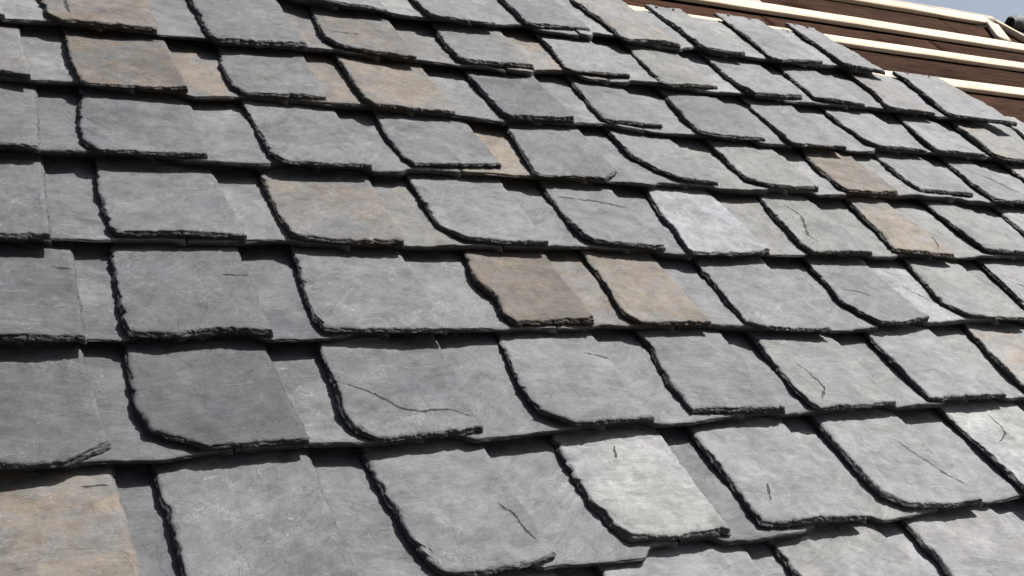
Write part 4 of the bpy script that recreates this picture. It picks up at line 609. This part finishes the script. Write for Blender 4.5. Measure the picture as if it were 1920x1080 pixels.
["U","H",[[0.8085,1.7358],[0.8258,1.8754],[0.7791,1.4751]],[[0.7791,1.4751],[0.7918,1.4637],[0.8583,1.389],[1.0113,1.3876]],[[1.049,1.7342],[1.0113,1.3876]],150,0.1],
["S","H",[[0.9264,1.7029],[0.9201,1.4071]],[[0.9201,1.4071],[1.011,1.4071],[1.023,1.3885],[1.1106,1.396],[1.1226,1.4071],[1.2164,1.4071]],[[1.2222,1.7029],[1.2164,1.4071]],170,0.05],
["U","H",[[1.1577,1.7388],[1.1736,1.8626],[1.1071,1.4693],[1.1031,1.3843]],[[1.1031,1.3843],[1.1148,1.3753],[1.1813,1.3817],[1.2623,1.3924]],[[1.2997,1.7342],[1.2623,1.3924]],158,0.15],
["S","H",[[1.2201,1.7065],[1.2194,1.4071]],[[1.2194,1.4071],[1.264,1.4071],[1.276,1.4117],[1.3658,1.4343],[1.3778,1.4071],[1.4832,1.4071]],[[1.477,1.7065],[1.4832,1.4071]],168,0.15],
["U","H",[[1.4211,1.7348],[1.4414,1.902],[1.3693,1.5673],[1.3504,1.4184]],[[1.3504,1.4184],[1.365,1.413],[1.439,1.4235],[1.528,1.4384]],[[1.5594,1.7351],[1.528,1.4384]],146,0.0],
["S","H",[[1.4876,1.6992],[1.4862,1.4071]],[[1.4862,1.4071],[1.5215,1.4071],[1.5335,1.4395],[1.6207,1.4385],[1.6327,1.4071],[1.7081,1.4071]],[[1.7108,1.6992],[1.7081,1.4071]],176,0.05],
["U","H",[[1.6454,1.7397],[1.66,1.8437],[1.6145,1.6589],[1.6097,1.5009],[1.5979,1.415]],[[1.5979,1.415],[1.6062,1.3933],[1.6906,1.4083],[1.7593,1.4076]],[[1.7942,1.734],[1.7593,1.4076]],170,0.5],
["S","H",[[1.7094,1.6946],[1.7111,1.4071]],[[1.7111,1.4071],[1.7697,1.4071],[1.7817,1.4227],[1.8454,1.4339],[1.8574,1.4071],[1.9084,1.4071]],[[1.913,1.6946],[1.9084,1.4071]],176,0.0],
["U","H",[[1.8705,1.7298],[1.8729,1.7301],[1.845,1.5404],[1.8266,1.4202]],[[1.8266,1.4202],[1.8366,1.4053],[1.8849,1.3942],[1.947,1.3937]],[[1.9844,1.7353],[1.947,1.3937]],174,0.0],
["S","H",[[1.9096,1.706],[1.9114,1.4071]],[[1.9114,1.4071],[1.9533,1.4071],[1.9653,1.4029],[2.0312,1.4026],[2.0432,1.4071],[2.1625,1.4071]],[[2.1651,1.706],[2.1625,1.4071]],184,0.0],
["U","H",[[2.1023,1.7366],[2.1032,1.7105],[2.0665,1.5326],[2.0233,1.386]],[[2.0233,1.386],[2.0516,1.3828],[2.1262,1.3991],[2.2247,1.4216]],[[2.2584,1.7363],[2.2247,1.4216]],170,0.0],
["S","H",[[2.1647,1.7033],[2.1655,1.4071]],[[2.1655,1.4071],[2.1949,1.4129],[2.3111,1.4354],[2.3231,1.4071],[2.3917,1.4071]],[[2.3962,1.7033],[2.3917,1.4071]],186,0.0],
["U","H",[[2.3598,1.7434],[2.3619,1.7239],[2.3238,1.5615],[2.2902,1.4202]],[[2.2902,1.4202],[2.3171,1.4085],[2.3692,1.403],[2.4246,1.3981]],[[2.4611,1.7354],[2.4246,1.3981]],172,0.05],
]
CRACKS=[["U",[[0.5506,0.3072],[0.591,0.2783],[0.6162,0.2464],[0.6374,0.2391],[0.674,0.2414],[0.6978,0.2226]]],["U",[[1.5333,0.4866],[1.5654,0.4775],[1.5842,0.4594]]],["S",[[1.7091,0.5164],[1.7284,0.4765],[1.7457,0.4319]]],["U",[[2.0121,0.5088],[2.0233,0.4783]]],["U",[[2.4303,1.6895],[2.427,1.5834]]],["U",[[0.8568,1.2702],[0.9222,1.273]]],["U",[[2.281,0.9921],[2.3299,0.9064],[2.3571,0.8106]]],["U",[[1.6142,0.7802],[1.6147,0.7157],[1.5659,0.6349],[1.5747,0.6089]]],["U",[[1.291,0.3054],[1.2944,0.2764],[1.293,0.2428],[1.2624,0.2125]]],["U",[[1.3523,0.1418],[1.3779,0.0519],[1.398,0.0138],[1.4086,-0.0131]]],["U",[[0.6753,0.0937],[0.6859,0.0753],[0.6929,0.0264]]],["U",[[1.0625,0.0755],[1.0433,0.045]]],["U",[[1.6031,0.1826],[1.6038,0.1555],[1.5944,0.1341],[1.5575,0.1147]]],["U",[[0.4689,0.5238],[0.4852,0.5198],[0.5028,0.52]]],["U",[[0.2657,0.5436],[0.2901,0.5388]]],["U",[[0.3863,1.2925],[0.3832,1.2104]]],["U",[[1.0977,0.7539],[1.1705,0.7439],[1.2239,0.7299]]],["U",[[0.9355,0.3553],[0.954,0.3462],[0.9753,0.3369]]],["U",[[2.0876,1.5234],[2.1004,1.4511]]],["U",[[0.243,0.178],[0.2698,0.1787]]],["U",[[1.8783,0.7101],[1.9224,0.6784],[1.8642,0.5928]]],["U",[[0.8862,0.1752],[0.8725,0.1492]]],["U",[[2.2971,1.3674],[2.2929,1.2439]]]]
CORR = {33: 0.656, 44: 0.627, 45: 0.62, 46: 0.62, 47: 0.675, 48: 0.62, 49: 0.62, 50: 0.684, 51: 0.62, 52: 0.66, 53: 0.661, 54: 0.629, 55: 0.62, 56: 0.732, 65: 0.621, 66: 0.62, 67: 0.62, 68: 0.682, 69: 0.62, 70: 0.62, 71: 0.62, 72: 0.62, 73: 0.62, 74: 0.637, 75: 0.647, 76: 0.633, 77: 0.652, 78: 0.62, 79: 0.64, 90: 0.62, 91: 0.71, 92: 0.62, 93: 0.62, 94: 0.62, 95: 0.62, 96: 0.62, 97: 0.62, 98: 0.62, 99: 0.644, 100: 0.62, 101: 0.62, 102: 0.62, 103: 0.745, 104: 0.62, 105: 0.62, 116: 0.62, 117: 0.62, 118: 0.62, 119: 0.62, 120: 0.62, 121: 0.62, 122: 0.62, 123: 0.62, 124: 0.62, 125: 0.68, 126: 0.62, 127: 0.623, 128: 0.62, 129: 0.62, 130: 0.624, 131: 0.62, 132: 0.62, 143: 0.62, 144: 0.621, 145: 0.638, 146: 0.62, 147: 0.62, 148: 0.62, 149: 0.657, 150: 0.62, 151: 0.62, 152: 0.62, 153: 0.62, 154: 0.62, 155: 0.65, 156: 0.62, 157: 0.62, 158: 0.62, 159: 0.634, 160: 0.62, 161: 0.62, 172: 0.62, 173: 0.62, 174: 0.62, 175: 0.62, 176: 0.62, 177: 0.62, 178: 0.62, 179: 0.62, 180: 0.62, 181: 0.62, 182: 0.631, 183: 0.62, 184: 0.62, 185: 0.62, 186: 0.62, 187: 0.62, 188: 0.62, 189: 0.62, 190: 0.62, 191: 0.62, 192: 0.62, 200: 0.62, 201: 0.639, 202: 0.62, 203: 0.62, 204: 0.62, 205: 0.62, 206: 0.62, 207: 0.62, 208: 0.62, 209: 0.62, 210: 0.62, 211: 0.663, 212: 0.62, 213: 0.62, 214: 0.62, 215: 0.62, 216: 0.62, 217: 0.62, 218: 0.62, 231: 0.62, 232: 0.62, 233: 0.62, 234: 0.648, 235: 0.62, 236: 0.62, 237: 0.62, 238: 0.62, 239: 0.62, 240: 0.628, 241: 0.62}

WB = -.31 * E0                              # level of the batten tops
BT = .013                                   # batten thickness
def lin(v): v /= 255.0; return ((v + .055) / 1.055) ** 2.4
GAIN = .297
VTAIL = {'A': 0.0, 'B': 0.1988, 'C': 0.39, 'D': 0.5845, 'E': 0.7949, 'F': 0.9893, 'G': 1.1895, 'H': 1.3991, 'Z': -0.2, 'Y': -0.4}
def in_poly_box(P, L, B, R):
    us = [p[0] for p in L] + [p[0] for p in R]; vs = [p[1] for p in B]
    m = np.mean(np.array(P), axis=0)
    return min(us) - .01 < m[0] < max(us) + .01 and min(vs) - .01 < m[1] < min(vs) + E0 + .02

for i, (kind, row, L, B, R, val, tan) in enumerate(SLATES):
    thick = (TU if kind == 'U' else TL) * rnd.uniform(.82, 1.22)
    cr = [P for (t, P) in CRACKS if t == kind and in_poly_box(P, L, B, R)]
    me, org = build_slate(kind, L, B, R, thick, 100 + i * 7, cr)
    vt = VTAIL[row]
    top = 0.0 if kind == 'U' else -TU - .0004
    o = link('slate', me, roof, (org[0], org[1], top - TILT * (org[1] - vt)), (-math.atan(TILT) + rnd.gauss(0, .004), rnd.gauss(0, .006), 0))
    a = lin(val) * GAIN * CORR.get(i, .74)
    tt = max(tan, 0.0)
    r_, g_, b_ = a * (.975 + .02 * rnd.random()), a, a * (.985 + .035 * rnd.random())
    cool = min(max((172 - val) / 40.0, 0), 1)
    b_ *= 1 + .05 * cool; r_ *= 1 - .015 * cool
    if tan < 0: r_ *= .98; b_ *= 1.04
    r_, g_, b_ = r_ * (1 + .04 * tt), g_, b_ * (1 - .05 * tt)
    o.color = (r_, g_, b_, tt)
    o['scuff'] = float(.75 + .95 * cool)
    if row == 'H' or (row == 'G' and L[0][0] > 2.4):          # the nail heads of the last course are still open to view
        if row != 'H' and kind == 'S': continue
        for s_ in (.24, .72):
            ux = L[0][0] * (1 - s_) + R[0][0] * s_ - org[0]; vy = L[0][1] - .012 - org[1]
            nv_ = []; nq = []
            for k in range(8):
                an = k * math.pi / 4
                for rr, zz in ((.0030, .0016), (.0040, .0006), (.0014, -.008)):
                    nv_.append((rr * math.cos(an), rr * math.sin(an), zz))
            for k in range(8):
                a0 = k * 3; b0 = (k + 1) % 8 * 3
                nq += [(a0, a0 + 1, b0 + 1, b0), (a0 + 1, a0 + 2, b0 + 2, b0 + 1)]
            nq += [(0, 3, 6, 9), (0, 9, 12, 21), (12, 15, 18, 21)]
            nm = fast_mesh('nail', nv_, nq); nm.materials.append(MAT_NAIL)
            link('nail', nm, o, (ux, vy, .001))

# battens: every course is nailed to one; the upper four are still bare
U0, U1 = -.45, 4.4
vrow = [VTAIL['Z'] + .235 + k * E0 for k in range(7)]
bats = [(v, v + .05) for v in vrow] + [(1.495, 1.546), (1.700, 1.748), (1.862, 1.918)]
for j, (a, b) in enumerate(bats):
    link('batten', bar_mesh('batten', U0, U1, a, b, WB - BT, WB, MAT_BATTEN, 900 + j, 60), roof)
link('batten', bar_mesh('batten', U0, 3.585, 2.068, 2.124, WB - BT, WB, MAT_BATTEN, 950, 50), roof)
# short cream piece closing the top battens at the right
m = bar_mesh('brace', 0, .158, -.024, .024, WB - BT, WB + .002, MAT_BATTEN, 960, 8)
link('brace', m, roof, (3.490, 1.925, 0.002), (0, 0, math.atan2(2.075 - 1.925, 3.573 - 3.490)))
# brown boards under the battens, one between each pair
eb = [(-.60, -.55)] + [(a, b) for a, b in bats] + [(2.068, 2.124)]
for j in range(len(eb) - 1):
    y0, y1 = eb[j][1] + .003, eb[j + 1][0] - .007
    cuts = [U0, 1.1 + .5 * (j % 3), 2.0 + .37 * (j % 2), 3.06 + .21 * (j % 3), U1] if j < len(eb) - 2 else [2.437, 3.30, U1]
    for k in range(len(cuts) - 1):
        o = link('sheathing_board', bar_mesh('sheathing_board', cuts[k] + .0015, cuts[k + 1] - .0015, y0, y1, WB - BT - .020, WB - BT - rnd.uniform(.0005, .004), MAT_BROWN, 1000 + 9 * j + k, 30, .0020), roof)
link('light_block_sheet', bar_mesh('light_block_sheet', U0, U1, -.60, 2.13, WB - BT - .036, WB - BT - .0345, MAT_FELT, 1190, 4, 0, .0002), roof)  # added dark sheet that keeps sky light out of the board gaps
# the weathered board that ends the sheathing at the top left
link('sheathing_board', bar_mesh('sheathing_board', U0, 2.435, eb[-2][1] + .003, eb[-1][0] - .004, WB - BT - .020, WB - BT + .004, MAT_GREYED, 1200, 30), roof)
link('ridge_board', bar_mesh('ridge_board', U0, 3.66, 2.126, 2.150, WB - BT - .05, WB - .004, MAT_GREYED, 1210, 50, .004), roof)

# ------------------------------------------------------------------ loose things lying at the top of the open battens
def rp(u, v, w_): return roof.matrix_world @ Vector((u, v, w_))
roll = bpy.data.objects.new('felt_roll', None); COL.objects.link(roll)
roll.matrix_world = Matrix.Translation(rp(3.665, 2.072, WB - BT)) @ roof.matrix_world.to_3x3().to_4x4()
roll['label'] = 'black rolled bundle lying at the far upper right end of the open battens'; roll['category'] = 'roofing felt roll'
nv2 = []; nq2 = []; n1, n2 = 20, 24; vn = VNoise(77)
for i in range(n1 + 1):
    x = .22 * i / n1; e = min(i, n1 - i) / 2.0; rr0 = .026 * (min(1, .62 + .38 * min(e, 1)))
    for k in range(n2):
        an = 2 * math.pi * k / n2; rr = rr0 * (1 + .12 * float(vn.fbm(x * 25, an * 1.2, 3)) + .05 * (k / n2))
        nv2.append((x, rr * math.cos(an), rr * math.sin(an) + .026))
for i in range(n1):
    for k in range(n2):
        a = i * n2 + k; b = i * n2 + (k + 1) % n2; nq2.append((a, b, b + n2, a + n2))
me = fast_mesh('roll', nv2, nq2, np.ones(len(nq2), bool)); me.materials.append(MAT_FELT); link('roll', me, roll)
sp = []; sq = []
for k in range(60):                       # the spiral of felt showing in the open end
    an = k * .42; rr = .004 + .020 * k / 60
    for xx in (-.004, .006): sp.append((xx, rr * math.cos(an), rr * math.sin(an) + .026))
for k in range(59): sq.append((2 * k, 2 * k + 1, 2 * k + 3, 2 * k + 2))
me = fast_mesh('felt_end', sp, sq); me.materials.append(MAT_FELT); link('felt_end', me, roll)

off = link('wood_offcut', bar_mesh('wood_offcut', -.09, .09, -.009, .009, 0, .018, MAT_BATTEN, 1300, 8), None)
off.matrix_world = Matrix.Translation(rp(3.64, 2.005, WB - BT + .001)) @ roof.matrix_world.to_3x3().to_4x4() @ Matrix.Rotation(math.radians(-72), 4, 'Z')
off['label'] = 'short pale wood offcut lying on the brown board below the black roll'; off['category'] = 'offcut'

print('slates', len(SLATES), 'tris', sum(len(m.polygons) for m in bpy.data.meshes) * 2)
